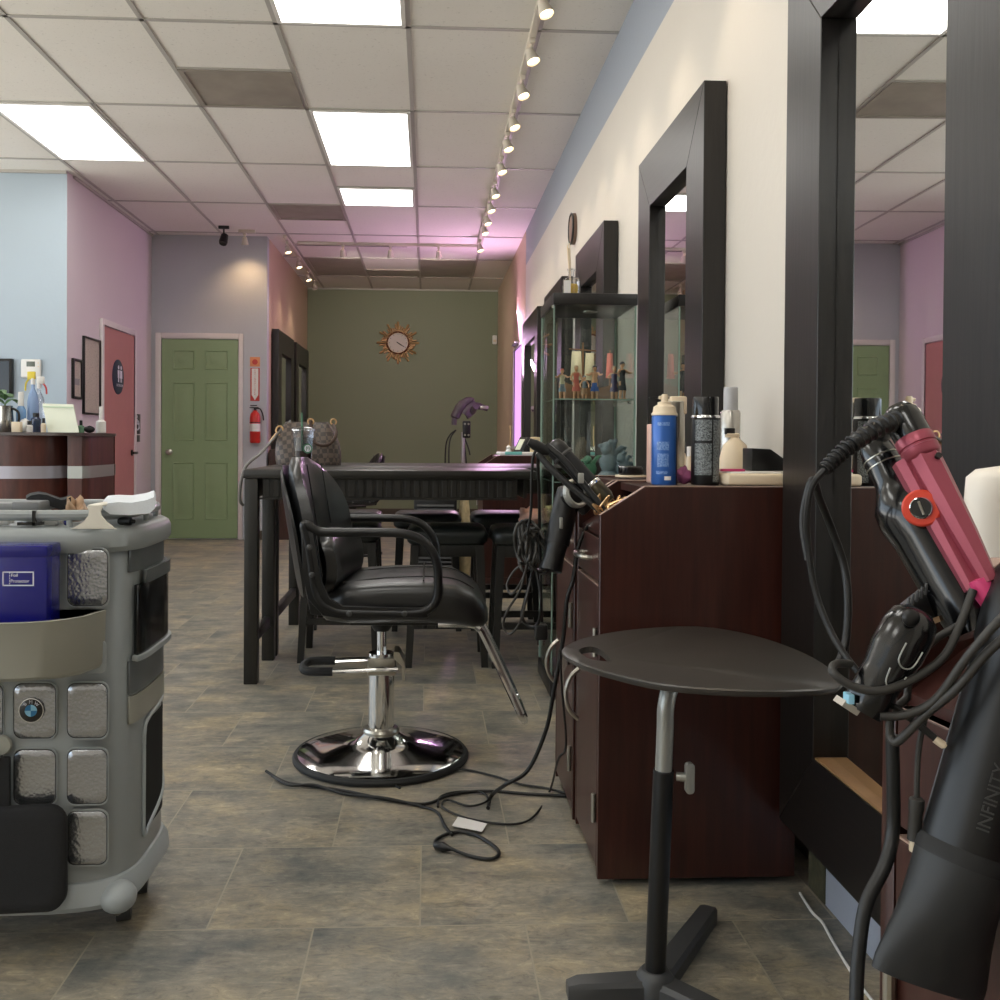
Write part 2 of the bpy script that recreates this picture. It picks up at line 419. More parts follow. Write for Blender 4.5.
# right wall with the opening of the purple lit window
WY0, WY1, WZ0, WZ1 = 9.70, 10.60, .96, 2.0
m = MB()
m.box((XW, YF, 0), (XW+.15, 9.36, ZC)); struct(m.build('wall_right', 'wall_white'))
m = MB()
m.box((XW, 9.36, 0), (XW+.15, YB, WZ0)).box((XW, 9.36, WZ1), (XW+.15, YB, ZC)).box((XW, 9.36, WZ0), (XW+.15, WY0, WZ1)).box((XW, WY1, WZ0), (XW+.15, YB, WZ1))
struct(m.build('wall_right_far', 'wall_beige'))
wn = struct(MB().box((XW+.012, WY0, WZ0), (XW+.03, WY1, WZ1)).build('window_1', 'purple'))
m = MB()
for a, b in (((XW-.006, WY0-.03, WZ0-.03), (XW+.03, WY0, WZ1+.03)), ((XW-.006, WY1, WZ0-.03), (XW+.03, WY1+.03, WZ1+.03)), ((XW-.006, WY0, WZ1), (XW+.03, WY1, WZ1+.03)), ((XW-.02, WY0, WZ0-.03), (XW+.03, WY1, WZ0))):
    m.box(a, b)
m.build('window_frame', 'trim_white', wn)
MB().box((XW-.05, WY0+.25, WZ1+.032), (XW-.001, WY1-.25, WZ1+.05), .003).build('added_lamp_bar', 'alu', wn)  # unseen bar, added as housing for the purple light
_l = bpy.data.lights.new('added_purple_lamp', 'AREA'); _l.shape = 'RECTANGLE'; _l.size = .8; _l.size_y = .04; _l.energy = 14; _l.color = (1.0, .58, .95)  # purple light added to throw the glow on ceiling and walls
_o = bpy.data.objects.new('added_purple_lamp', _l); COL.objects.link(_o); _o.parent = wn
_o.matrix_local = M4.Translation(V((XW-.14, (WY0+WY1)/2, WZ1+.056))) @ V((-.75, -.70, .55)).to_track_quat('-Z', 'X').to_matrix().to_4x4()
struct(MB().box((XL-.12, YB, 0), (XW+.15, YB+.15, ZC)).build('wall_back', 'wall_green'))
struct(MB().box((XL-.12, YD+.12, 0), (XL, YB, ZC)).build('wall_left_far', 'wall_beige'))
struct(MB().box((XP-.12, YD, 0), (XL, YD+.12, ZC)).build('wall_left_back', 'wall_door'))
struct(MB().box((XP-.12, YA+.003, 0), (XP, YD, ZC)).build('wall_left', 'wall_lav'))
struct(MB().box((XO, YA, 0), (XP-.001, YA+.12, ZC)).build('wall_left_front', 'wall_blue'))
# shop windows in the outer left wall (outside the frame), solid wall behind the camera
m = MB(); m.box((XO-.15, YF, 0), (XO, YA+.12, .45)).box((XO-.15, YF, 2.75), (XO, YA+.12, ZC))
for y in (YF, -1.2, 1.2, 3.6, 6.0, YA): m.box((XO-.15, y, .45), (XO, y+.12, 2.75))
struct(m.build('wall_outer_left', 'wall_blue'))
struct(MB().box((XO, YF-.15, 0), (XW, YF, ZC)).build('wall_front', 'wall_white'))
# baseboards
struct(MB().box((XP+.0, YD-.012, 0), (-2.72, YD, .09)).box((-1.83, YD-.012, 0), (XL, YD, .09)).build('baseboard_left_back', 'base_dk'))
struct(MB().box((XL, YD, 0), (XL+.012, YB, .09)).build('baseboard_left_far', 'base_dk'))
struct(MB().box((XL+.012, YB-.012, 0), (XW, YB, .09)).build('baseboard_back', 'base_dk'))
struct(MB().box((XW-.012, 2.2, 0), (XW, YB-.012, .09)).build('baseboard_right', 'base_dk'))
# ceiling grid
GX = [-.11+.65*k for k in range(-8, 2)]; GY = [4.81+1.22*k for k in range(-6, 7)]
m = MB(); zt = ZC-.006
def tbar(a, b):
    m.box((a[0], a[1], zt), (b[0], b[1], ZC))
lim = lambda x: YB if x > XL else (YD if x > XP else YA)
for x in GX:
    if x > XO: tbar((x-.012, YF), (x+.012, lim(x)))
for y in GY:
    x0 = XL if y > YD else (XP if y > YA else XO)
    if y < YB: tbar((x0, y-.012), (XW, y+.012))
tbar((-.748, 7.85), (-.122, 7.87))
tbar((-1.398, 9.05), (-.772, 9.07)); tbar((-1.398, 5.41), (-.772, 5.43))
struct(m.build('trim_1', 'tbar'))
# thin wall angle strips along ceiling
struct(MB().box((XP, YA+.12, ZC-.02), (XP+.02, YD, ZC)).box((XO, YA-.02, ZC-.02), (XP, YA, ZC)).box((XL, YB-.02, ZC-.02), (XW, YB, ZC)).build('trim_2', 'tbar'))

# ---- ceiling fittings
def ceiling_light(x0, y0, x1, y1, label):
    t = thing('ceiling_light', label, 'ceiling light', ((x0+x1)/2, (y0+y1)/2, ZC-.012), 0, 'fluorescent ceiling panels')
    m = MB()
    for a, b in (((x0+.012, y0+.012), (x1-.012, y0+.034)), ((x0+.012, y1-.034), (x1-.012, y1-.012)), ((x0+.012, y0+.034), (x0+.034, y1-.034)), ((x1-.034, y0+.034), (x1-.012, y1-.034))):
        m.box((a[0], a[1], ZC-.012), (b[0], b[1], ZC-.0005))
    m.build('frame', 'white', t)
    MB().box((x0+.034, y0+.034, ZC-.009), (x1-.034, y1-.034, ZC-.001)).build('diffuser', 'panel', t)
A0, A1 = -.76, -.11; L0, L1 = -2.71, -2.06
ceiling_light(A0, 3.59, A1, 4.81, 'rectangular fluorescent ceiling panel cut off by the top edge of the photo')
ceiling_light(A0, 6.03, A1, 7.25, 'large white fluorescent ceiling panel in the middle of the ceiling beyond the cut-off one')
ceiling_light(A0, 7.86, A1, 8.47, 'small square fluorescent ceiling panel, farthest of the lit ones')
ceiling_light(L0, 6.03, L1, 7.25, 'white fluorescent ceiling panel at the left, near the blue reception wall')
for i, (x0, x1, y) in enumerate(((A0, A1, 1.15), (A0, A1, -1.29), (L0, L1, 1.15), (L0, L1, -1.29), (L0-1.95, L1-1.95, 3.59))):
    ceiling_light(x0, y, x1, y+1.22, 'fluorescent ceiling panel in the part of the ceiling behind the camera')
def ceiling_vent(x0, y0, x1, y1, label, bumps=True):
    t = thing('ceiling_vent', label, 'vent', ((x0+x1)/2, (y0+y1)/2, ZC-.011), 0, 'grey ceiling vents')
    m = MB()
    for a, b in (((x0+.012, y0+.012), (x1-.012, y0+.04)), ((x0+.012, y1-.04), (x1-.012, y1-.012)), ((x0+.012, y0+.04), (x0+.04, y1-.04)), ((x1-.04, y0+.04), (x1-.012, y1-.04))):
        m.box((a[0], a[1], ZC-.011), (b[0], b[1], ZC-.0005))
    m.build('frame', 'ventgrey', t)
    n = 8; vs = []; fs = []
    for i in range(n+1):
        for j in range(n+1):
            u, v_ = i/n, j/n
            h = (.010*abs(math.sin(3.1*u+5*v_))*math.sin(PI*u)*math.sin(PI*v_)) if bumps else 0
            vs.append((x0+.04+(x1-x0-.08)*u, y0+.04+(y1-y0-.08)*v_, ZC-.004-h))
    for i in range(n):
        for j in range(n): fs.append((i*(n+1)+j, (i+1)*(n+1)+j, (i+1)*(n+1)+j+1, i*(n+1)+j+1))
    MB().raw(vs, fs).build('grille', 'ventgrey', t, 60)
ceiling_vent(-1.41, 5.42, A0, 6.03, 'square grey stained ceiling vent nearest the camera, left of the fluorescent panels')
ceiling_vent(-1.41, 8.47, A0, 9.06, 'small square grey ceiling vent beside the farthest lit panel')
ceiling_vent(-1.41, 10.91, A0, 12.13, 'large dark ceiling return panel at the left, before the olive wall', False)
ceiling_vent(A0, 11.6, A1, 12.13, 'narrow dark ceiling panel between two larger dark ones', False)
ceiling_vent(A1, 10.91, .54, 12.13, 'large dark ceiling return panel at the right, before the olive wall', False)
t = thing('slot_diffuser', 'long narrow white air slot across the pink-lit ceiling', 'air vent', (-.8, 10.2, ZC-.01))
MB().box((-1.5, 10.16, ZC-.01), (-.2, 10.26, ZC-.0005), .002).build('frame', 'trim_white', t)
MB().box((-1.47, 10.20, ZC-.0115), (-.23, 10.215, ZC-.009)).build('slot', 'blackp', t)

# ---- track lights
def spot(loc, aim, watt, col=(1, .82, .60), ang=62, blend=.6, parent=None):
    l = bpy.data.lights.new('spot_lamp', 'SPOT'); l.energy = watt; l.color = col; l.spot_size = math.radians(ang); l.spot_blend = blend; l.shadow_soft_size = .03
    o = bpy.data.objects.new('spot_lamp', l); COL.objects.link(o)
    d = (V(aim)-V(loc)).normalized(); mw = M4.Translation(V(loc)) @ V((0, 0, -1)).rotation_difference(d).to_matrix().to_4x4()
    if parent is not None: o.parent = parent; mw = WM[parent.name].inverted() @ mw
    o.matrix_local = mw
    return o
def head(t, x, y, d, lit=True, r=.036, watt=SPOT_W, aim=None, zr=ZC-.03, ang=62, dark=False, col=(1, .82, .60), blend=.6):
    hz = ZC-.115; o = V((x, y, hz)); d = V(d).normalized()
    m = MB(); m.box((x-.014, y-.03, zr-.022), (x+.014, y+.03, zr), .003).cyl((x, y, zr-.02), (x, y, hz+.01), .006, seg=8)
    m.lathe([(.012, -.045), (.022, -.04), (.026, -.015), (r*.9, .006), (r, .03), (r*.92, .03), (r*.8, .012)], o, d, 16, False)
    h = m.build('lamp_head', 'blackp' if dark else 'headwhite', t)
    MB().lathe([(r*.30, .0), (r*.80, .012), (r*.72, .022), (.001, .026)], o, d, 16).build('bulb', 'bulb' if lit else 'bulb_off', h)
    if lit: spot(o+d*.05, aim if aim else o+d, watt, parent=t, ang=ang, col=col, blend=blend)
def rail(t, a, b, m='headwhite'):
    a, b = V(a), V(b); d = (b-a).normalized(); s = V((-d.y, d.x, 0))*.017
    MB().raw([a-s, a+s, b+s, b-s, a-s-V((0, 0, .028)), a+s-V((0, 0, .028)), b+s-V((0, 0, .028)), b-s-V((0, 0, .028))], [(0, 1, 2, 3), (7, 6, 5, 4), (0, 4, 5, 1), (1, 5, 6, 2), (2, 6, 7, 3), (3, 7, 4, 0)], .002).build('rail', m, t)
t = thing('track_light', 'long cream track light running along the right wall with glowing spot heads', 'track light', (.51, 6, ZC))
rail(t, (.51, .8, ZC), (.51, 10.0, ZC))
for y in (1.5, 2.2, 3.0, 3.7, 4.32, 4.86, 5.35, 5.89, 6.33, 6.87, 7.54, 8.03, 8.5, 8.9, 9.7):
    head(t, .51, y, (.30, -.28, -1), aim=(XW, y-.2, 1.35))
t = thing('track_light', 'cream track light crossing the ceiling in front of the olive wall', 'track light', (-.4, 10.1, ZC))
rail(t, (-1.36, 10.08, ZC), (.53, 10.08, ZC))
for x, lit in ((-.89, True), (-.40, True), (.10, True)):
    head(t, x, 10.08, (.1, .55, -1), lit, watt=20, aim=(x+.35, YB, 1.5), ang=95, col=(1, .9, .76))
t = thing('track_light', 'short track light along the left wall above the two dark mirrors', 'track light', (-1.42, 11, ZC))
rail(t, (-1.44, 9.75, ZC), (-1.44, 12.6, ZC))
for y, lit in ((9.95, True), (10.8, True), (11.65, True), (12.3, False)):
    head(t, -1.44, y, (.30, -.2, -1), lit, watt=13, ang=100)
t = thing('spotlight', 'single white spotlight casting a warm glow over the green door', 'spotlight', (-1.80, 9.56, ZC))
rail(t, (-1.86, 9.56, ZC), (-1.70, 9.56, ZC))
head(t, -1.80, 9.56, (.0, .30, -1), True, watt=7, aim=(-1.84, YD, 2.3), ang=110, col=(1, .66, .34), blend=1)
t = thing('spotlight', 'small black ceiling spotlight beside the white one over the green door', 'spotlight', (-1.97, 9.4, ZC))
rail(t, (-2.02, 9.4, ZC), (-1.92, 9.4, ZC), 'blackp')
m = MB(); m.cyl((-1.97, 9.4, ZC-.03), (-1.97, 9.4, ZC-.07), .008).lathe([(.02, -.06), (.035, -.05), (.042, .03), (.036, .05), (.02, .045)], (-1.97, 9.4, ZC-.13), (-.1, -.5, -1), 16)
m.build('lamp_head', 'blackp', t)

# ---- doors
def six_panel(x0, x1, y, z1, name):
    pass
dx0, dx1, dz = P(162, 440, YD).x, P(238, 440, YD).x, P(200, 339.5, YD).z
d1 = struct(MB().box((dx0, YD-.018, .012), (dx1, YD-.001, dz)).build('door_1', 'door_green'))
m = MB(); W_ = dx1-dx0
for u0, u1 in ((.15, .43), (.57, .87)):
    for v0, v1 in ((.10, .385), (.495, .785), (.85, .945)):
        a, b = (dx0+W_*u0, dz*v0), (dx0+W_*u1, dz*v1)
        q = .022
        ring = lambda i, y: [(a[0]+i, y, a[1]+i), (b[0]-i, y, a[1]+i), (b[0]-i, y, b[1]-i), (a[0]+i, y, b[1]-i)]
        m.loft([ring(0, YD-.018), ring(0.004, YD-.026), ring(.014, YD-.0195), ring(.040, YD-.0195), ring(.062, YD-.027)], True)
m.build('raised_panel', 'door_green', d1, 20)
m = MB()
for a, b in (((dx0-.062, 0), (dx0-.006, dz+.062)), ((dx1+.006, 0), (dx1+.05, dz+.062)), ((dx0-.006, dz+.006), (dx1+.006, dz+.062))):
    m.box((a[0], YD-.026, a[1]), (b[0], YD-.001, b[1]), .004)
m.build('door_frame', 'trim_white', d1)
k = P(168.5, 452, YD-.06)
MB().lathe([(.030, 0), (.030, .006), (.012, .012), (.011, .03), (.026, .04), (.028, .052), (.016, .062), (.001, .063)], (k.x, YD-.019, k.z), (0, -1, 0), 20).build('door_knob', 'satin', d1)
# pink restroom door on the lavender wall
py0, py1 = PX(99, 440, XP).y+.06, PX(134, 440, XP).y-.06; pz = PX(100, 318, XP).z-.06
d2 = struct(MB().box((XP+.001, py0, .012), (XP+.018, py1, pz)).build('door_2', 'door_pink'))
m = MB()
for a, b in (((py0-.06, 0), (py0-.006, pz+.06)), ((py1+.006, 0), (py1+.06, pz+.06)), ((py0-.006, pz+.006), (py1+.006, pz+.06))):
    m.box((XP+.001, a[0], a[1]), (XP+.028, b[0], b[1]), .004)
m.build('door_frame', 'trim_white', d2)
h = PX(133, 453, XP+.06)
m = MB(); m.lathe([(.028, 0), (.028, .008), (.012, .012), (.012, .05)], (XP+.018, py1-.07, h.z), (1, 0, 0), 16); m.box((XP+.06, py1-.19, h.z-.01), (XP+.075, py1-.055, h.z+.012), .004)
m.build('door_handle', 'blackp', d2)
s = PX(118, 377, XP+.02)
sg = MB().lathe([(.155, 0), (.155, .006), (.145, .008), (.001, .008)], (XP+.0182, s.y, s.z), (1, 0, 0), 36).build('restroom_sign', 'navy', d2)
m = MB()
for dy, kind in ((-.035, 0), (.035, 1)):
    yy = s.y+dy+.03; x = XP+.0265
    m.lathe([(.018, 0), (.018, .0012)], (x, yy, s.z+.085), (1, 0, 0), 14)
    m.prism([(yy-.026, s.z+.06), (yy+.026, s.z+.06), (yy+(.034 if kind else .02), s.z-.01), (yy+.012, s.z-.01), (yy+.012, s.z-.045), (yy-.012, s.z-.045), (yy-.012, s.z-.01), (yy-(.034 if kind else .02), s.z-.01)], 'X', x, x+.0012)
m.build('figures', 'ink', sg)
text('RESTROOM', .034, (XP+.0268, s.y+.03, s.z-.075), (0, 1, 0), (0, 0, 1), 'lettering', 'ink', sg)
# restroom wall plate right of the pink door
a = PX(136.5, 412, XP); b = PX(134, 434, XP)
t = thing('wall_sign', 'small black accessibility sign on the lavender wall between pink and green doors', 'sign', (XP+.002, 9.35, 1.2))
yc = PX(136.5, 425, XP).y; z0, z1 = PX(136.5, 434, XP).z, PX(136.5, 414, XP).z
MB().box((XP+.001, yc-.10, z0), (XP+.008, yc+.10, z1), .002).build('plate', 'blackp', t)
m = MB(); zc = (z0+z1)/2
m.tube([(XP+.0095, yc+.045*math.cos(q*PI/8-2.6), zc-.012+.045*math.sin(q*PI/8-2.6)) for q in range(12)], .006, 6)
m.lathe([(.014, 0), (.014, .002)], (XP+.0085, yc-.015, zc+.07), (1, 0, 0), 12).tube([(XP+.0095, yc-.015, zc+.05), (XP+.0095, yc-.01, zc), (XP+.0095, yc+.035, zc), (XP+.0095, yc+.05, zc-.045)], .007, 6)
m.build('wheelchair_figure', 'ink', t)
MB().box((XP+.001, yc-.09, z0-.075), (XP+.008, yc+.09, z0-.01), .002).build('braille_strip', 'blackp', t)
# fire extinguisher and its sign on the door wall
e = P(255, 443, YD-.07); top = P(255, 408, YD-.07).z
t = thing('fire_extinguisher', 'red fire extinguisher with white label hanging on the wall beside the green door', 'fire extinguisher', (e.x, YD-.07, e.z))
H = top-e.z
MB().lathe([(.001, 0), (.045, .0), (.052, .012), (.053, H*.72), (.045, H*.83), (.022, H*.90), (.018, H*.93)], e, seg=24).build('cylinder', 'red', t)
MB().lathe([(.0537, H*.33), (.0537, H*.55)], e, seg=24, cap=False).build('label', 'white', t)
MB().lathe([(.0538, H*.575), (.0538, H*.60)], e, seg=24, cap=False).build('band', 'blackp', t)
m = MB(); q = e+V((0, 0, H*.93)); m.cyl(q, q+V((0, 0, .03)), .014).box(q+V((-.055, -.008, .022)), q+V((.035, .008, .034)), .003).box(q+V((-.05, -.008, .045)), q+V((.02, .008, .055)), .003)
m.build('valve_handle', 'blackp', t)
MB().tube([q+V((.01, 0, .02)), q+V((.05, 0, .015)), q+V((.075, 0, -.04)), q+V((.085, 0, -.10))], .007, 8, smooth=5).build('hose', 'blackp', t)
s0 = P(255, 401, YD); s1 = P(255, 368, YD)
t = thing('wall_sign', 'narrow red and white vertical fire extinguisher arrow sign on wall above the extinguisher', 'sign', (s0.x, YD-.003, s0.z))
wS = .046; MB().box((s0.x-wS, YD-.005, s0.z), (s0.x+wS, YD-.001, s1.z)).build('red_plate', 'red', t)
m = MB(); m.prism([(s0.x-wS*.72, s0.z+.06), (s0.x, s0.z+.008), (s0.x+wS*.72, s0.z+.06), (s0.x+wS*.72, s1.z-.006), (s0.x-wS*.72, s1.z-.006)], 'Y', YD-.0062, YD-.0048)
m.build('white_arrow', 'white', t)
word = 'EXTINGUISHER'; n = len(word)
mm = [text(ch, (s1.z-s0.z-.06)/n*1.05, (s0.x, YD-.0068, s1.z-.014-(s1.z-s0.z-.07)*(i+.5)/n), (1, 0, 0), (0, 0, 1), 'letter', 'red', t) for i, ch in enumerate(word)]
o1, o2 = P(255, 367, YD), P(255, 357, YD)
st = thing('sticker', 'faded orange square sticker above the extinguisher arrow sign', 'sticker', (o1.x, YD-.002, o1.z))
MB().box((o1.x-.05, YD-.003, o1.z+.004), (o1.x+.05, YD-.001, o2.z)).build('square', 'orangesticker', st)
MB().lathe([(.028, 0), (.028, .0015)], (o1.x, YD-.003, (o1.z+o2.z)/2), (0, -1, 0), 16).build('flame_mark', 'red', st)

# ---- sunburst clock
cc = P(398, 343, YB); R = .285
t = thing('wall_clock', 'gold sunburst wall clock with a round pale face on the olive wall', 'clock', (cc.x, YB-.03, cc.z))
m = MB()
for k in range(12):
    a = k*PI/6; d = V((math.sin(a), 0, math.cos(a))); o = V((cc.x, YB-.03, cc.z))
    m.lathe([(.006, .13), (.008, .17), (.015, .270), (.012, .284), (.001, .288)], o, d, 8)
m.build('ray', 'gold', t)
m = MB()
for k in range(48):
    if k % 4 == 0: continue
    a = k*PI/24; d = V((math.sin(a), 0, math.cos(a))); L = .19 + .03*(k % 2) + .02*((k*7) % 3)
    m.lathe([(.006, .13), (.0125, L-.012), (.001, L)], V((cc.x, YB-.018, cc.z)), d, 6)
m.build('feather_ring', mat('antique_gold', c(164, 124, 84), .4, .4, var=.15), t)
MB().lathe([(.155, 0), (.155, .03), (.148, .038), (.138, .03), (.138, .012)], (cc.x, YB-.002, cc.z), (0, -1, 0), 36).build('rim', mat('copper_rim', c(120, 74, 56), .35, .7), t)
MB().lathe([(.138, 0), (.138, .02), (.001, .02)], (cc.x, YB-.002, cc.z), (0, -1, 0), 36).build('face', mat('clock_face', c(196, 184, 180), .5), t)
m = MB(); yf = YB-.026
for k in range(12):
    a = k*PI/6; d = V((math.sin(a), 0, math.cos(a))); o = V((cc.x, yf+.003, cc.z)); m.tube([o+d*.105, o+d*.125], .0035, 4)
m.build('hour_marks', 'blackp', t)
for a, L, r in ((2.12, .10, .004), (2.15, .06, .006)):
    d = V((math.sin(a), 0, math.cos(a))); o = V((cc.x, yf, cc.z)); MB().tube([o-d*.02, o+d*L], r, 6).build('clock_hand', 'blackp', t)
q = P(494.5, 340, YB)
t = thing('motion_sensor', 'small white sensor box high on the olive wall near the right corner', 'sensor', (q.x, YB-.03, q.z))
MB().box((q.x-.03, YB-.05, q.z-.06), (q.x+.03, YB-.001, q.z+.06), .012, 3).build('housing', 'white', t)
MB().box((q.x-.018, YB-.054, q.z-.03), (q.x+.018, YB-.049, q.z+.0), .004).build('lens', 'cream', t)

# ================================================================== MIRRORS
def wall_mirror(y0, y1, z0, z1, xf, fw, label, side=1, xwall=XW, back=True, lowrail=True, skew=0.0, group='dark framed mirrors'):
    """deep box frame; face plane at xf, mirror recessed; side=+1 hangs on the right wall"""
    th = .032*side; xb = xf+.072*side
    t = thing('wall_mirror', label, 'mirror', (xf, (y0+y1)/2, z0), 0, group)
    xm = xf+th
    y0i, y1i, z0i, z1i = y0+fw, y1-fw, z0+fw*1.06, z1-fw*1.06
    def quad(poly, name, m):
        MB().prism(poly, 'X', xf, xb, .0015, 1).build(name, m, t)
    quad([(y0, z0), (y0i, z0i), (y0i, z1i), (y0, z1)], 'stile', 'espresso')
    quad([(y1, z0), (y1, z1), (y1i, z1i), (y1i, z0i)], 'stile', 'espresso')
    quad([(y0+.002, z1), (y0i, z1i+.001), (y1i, z1i+.001), (y1-.002, z1)], 'top_rail', 'espresso_y')
    r = None
    quad([(y0+.002, z0), (y1-.002, z0), (y1i, z0i-.001), (y0i, z0i-.001)], 'bottom_rail', 'espresso_y')
    MB().box((xf+.004*side, y0i+.001, z0i-.0005), (xf+th+.012*side, y1i-.001, z0i+.003)).build('sill_strip', 'rawwood', t)
    yc = (y0i+y1i)/2; a = math.atan(skew)
    hw = (y1i-y0i)/2-.002
    m = MB().at((xm, yc, 0), rz=0)
    m.raw([(skew*-hw, -hw, z0i+.004), (skew*hw, hw, z0i+.004), (skew*hw, hw, z1i-.002), (skew*-hw, -hw, z1i-.002),
           (skew*-hw+.003*side, -hw, z0i+.004), (skew*hw+.003*side, hw, z0i+.004), (skew*hw+.003*side, hw, z1i-.002), (skew*-hw+.003*side, -hw, z1i-.002)],
          [(0, 1, 2, 3), (4, 7, 6, 5), (0, 4, 5, 1), (1, 5, 6, 2), (2, 6, 7, 3), (3, 7, 4, 0)])
    m.build('mirror_glass', 'mirror', t)
    if back and abs(xwall-xb) > .01:
        m = MB(); xa, xc = sorted((xb+.0005*side, xwall-.001*side))
        m.box((xa, y0+.04, z0+.12), (xc, y0+.10, z1-.1)).box((xa, y1-.10, z0+.12), (xc, y1-.04, z1-.1))
        m.build('back_batten', 'blackp', t)
    return t
wall_mirror(1.283, 2.14, .16, 2.08, .80, .186, 'large floor-length dark framed mirror in the right foreground, nearest the camera', skew=.023)
wall_mirror(3.02, 3.97, .12, 2.155, .864, .205, 'dark framed mirror on right wall next to the glass display cabinet', skew=.0)
wall_mirror(4.76, 5.68, .12, 2.11, .864, .205, 'dark framed mirror on right wall just beyond the display cabinet, under the round plaque')
wall_mirror(6.26, 7.22, .12, 2.09, .864, .205, 'dark framed mirror on the right wall, seen partly through the cabinet glass')
wall_mirror(7.66, 8.90, .12, 2.09, .864, .205, 'farthest dark framed mirror on right wall, beside the purple lit window')
wall_mirror(10.1, 11.25, .45, 2.16, XL+.08, .22, 'dark framed mirror on the left far wall, nearer of the two', -1, XL)
wall_mirror(11.45, 12.62, .45, 2.16, XL+.08, .22, 'dark framed mirror on the left far wall, next to the olive wall', -1, XL)
# block and white board on the wall below the near mirror
m = MB(); m.box((.874, 2.062, .0), (.939, 2.15, .30)); tag(m.build('wood_block', 'ply'), 'short upright wood block against the wall under the nearest mirror', 'wood block')
m = MB(); m.box((.876, 1.1, .0), (.939, 2.06, .30)); tag(m.build('wall_board', mat('pale_blue_board', c(168, 174, 188), .5)), 'pale bluish board on the wall beneath the nearest mirror', 'board')

# round plaque on the right wall
q = PX(575, 229, XW); 
t = thing('wall_plaque', 'small round dark plaque high on the right wall above the mirrors', 'plaque', (XW-.02, q.y, q.z))
MB().lathe([(.10, 0), (.10, .018), (.085, .026), (.001, .026)], (XW-.001, q.y, q.z), (-1, 0, 0), 28).build('disc', mat('brown_disc', c(120, 96, 84), .5), t)
MB().lathe([(.098, .018), (.104, .028), (.094, .032), (.088, .025)], (XW-.001, q.y, q.z), (-1, 0, 0), 28, False).build('rim', 'blackp', t)

# ================================================================== STYLING STATIONS
def caster(m, x, y, r=.009):
    m.lathe([(r*.55, -.011), (r, -.010), (r, .010), (r*.55, .011)], (x, y, r), (0, 1, 0), 16).box((x-.014, y-.016, r), (x+.014, y+.016, r*2), .003)
def station(label, loc, rz=0, wid=.34, castors=True, top_z=.91, keyed=False, bow='left', cat='cabinet', pulls=True):
    """local: x=0 front (faces -x), y across, z up"""
    t = thing('styling_station', label, cat, loc, rz, 'mahogany styling stations')
    X = lambda: MB().at(loc, rz)
    zb = .018 if castors else 0; dp = .455
    prof = [(0, zb), (dp, zb), (dp, top_z), (.102, top_z), (0, .845)]
    for y in (0, wid-.018):
        X().prism([(p[0], p[1]) for p in prof], 'Y', y, y+.018, .001, 1).build('side_panel', 'mahog', t)
        m = X(); e = .0012
        m.raw([(0-e, y+.001, .845), (.102, y+.001, top_z+e), (.102, y+.017, top_z+e), (0-e, y+.017, .845), (.004, y+.001, .843), (.104, y+.001, top_z-.001), (.104, y+.017, top_z-.001), (.004, y+.017, .843)],
              [(0, 1, 2, 3), (4, 7, 6, 5), (0, 4, 5, 1), (1, 5, 6, 2), (2, 6, 7, 3), (3, 7, 4, 0)])
        m.box((.102, y+.001, top_z-.001), (dp, y+.017, top_z+e))
        m.build('edge_banding', 'edge', t)
    a, b = .018, wid-.018
    X().box((.11, a, top_z-.022), (dp-.005, b, top_z-.004)).build('top_shelf', 'mahog_front', t)
    # slanted tool deck, sunk below the side panels
    m = X(); m.raw([(.012, a, .800), (.118, a, .872), (.118, b, .872), (.012, b, .800), (.012, a, .784), (.118, a, .856), (.118, b, .856), (.012, b, .784)],
                   [(0, 1, 2, 3), (4, 7, 6, 5), (0, 4, 5, 1), (1, 5, 6, 2), (2, 6, 7, 3), (3, 7, 4, 0)]); m.build('tool_deck', 'mahog_front', t)
    X().box((dp-.012, a, zb+.02), (dp-.002, b, top_z-.024)).build('back_panel', 'mahog', t)
    X().box((.02, a, zb), (dp-.014, b, zb+.018)).build('bottom_board', 'mahog', t)
    dr = X().box((-.0, a+.003, .690), (.018, b-.003, .790), .0015, 1).build('drawer', 'mahog_front', t)
    m = X(); yc = wid/2
    if pulls: m.tube([(0, yc-.055, .735), (-.02, yc-.05, .737), (-.028, yc, .738), (-.02, yc+.05, .737), (0, yc+.055, .735)], .0065, 8, smooth=5); m.build('handle', 'satin', dr)
    else: m.bm.free()
    X().box((.001, a+.003, .786), (.10, b-.003, .790)).build('drawer_rim', 'edge', dr)
    do = X().box((-.0, a+.003, zb+.02), (.018, b-.003, .680), .0015, 1).build('door', 'mahog_front', t)
    X().box((.0, a+.004, .680), (.017, b-.004, .6815)).build('edge_banding', 'edge', do)
    m = X(); yh = b-.03 if bow == 'far' else a+.03
    if pulls: m.tube([(0, yh, .30), (-.024, yh, .325), (-.034, yh, .365), (-.024, yh, .405), (0, yh, .43)], .006, 8, smooth=5); m.build('handle', 'satin', do)
    else: m.bm.free()
    yk = a+.006 if bow == 'far' else b-.006
    for z in (.17, .55):
        X().cyl((-.006, yk, z-.03), (-.006, yk, z+.035), .0055, seg=10).build('hinge', 'satin', do)
    if keyed:
        m = X(); q = .075; m.lathe([(.011, 0), (.011, .006), (.001, .007)], (0, q, .42), (-1, 0, 0), 14); m.build('lock', 'blackp', do)
        m = X(); m.box((-.020, q-.0015, .408), (-.006, q+.0015, .425)).prism([(-.022, .39), (-.012, .388), (-.008, .41), (-.020, .415)], 'Y', q-.002, q+.002).box((-.019, q-.001, .355), (-.014, q+.001, .39))
        m.build('key', 'chrome', do)
    if castors:
        for x in (.04, dp-.05):
            for y in (.05, wid-.05):
                m = X(); caster(m, x, y); m.build('caster', 'blackp', t)
    else:
        X().box((-.012, -.012, 0), (dp, -.001, .06), .002).build('plinth', 'mahog_front', t)
    return t
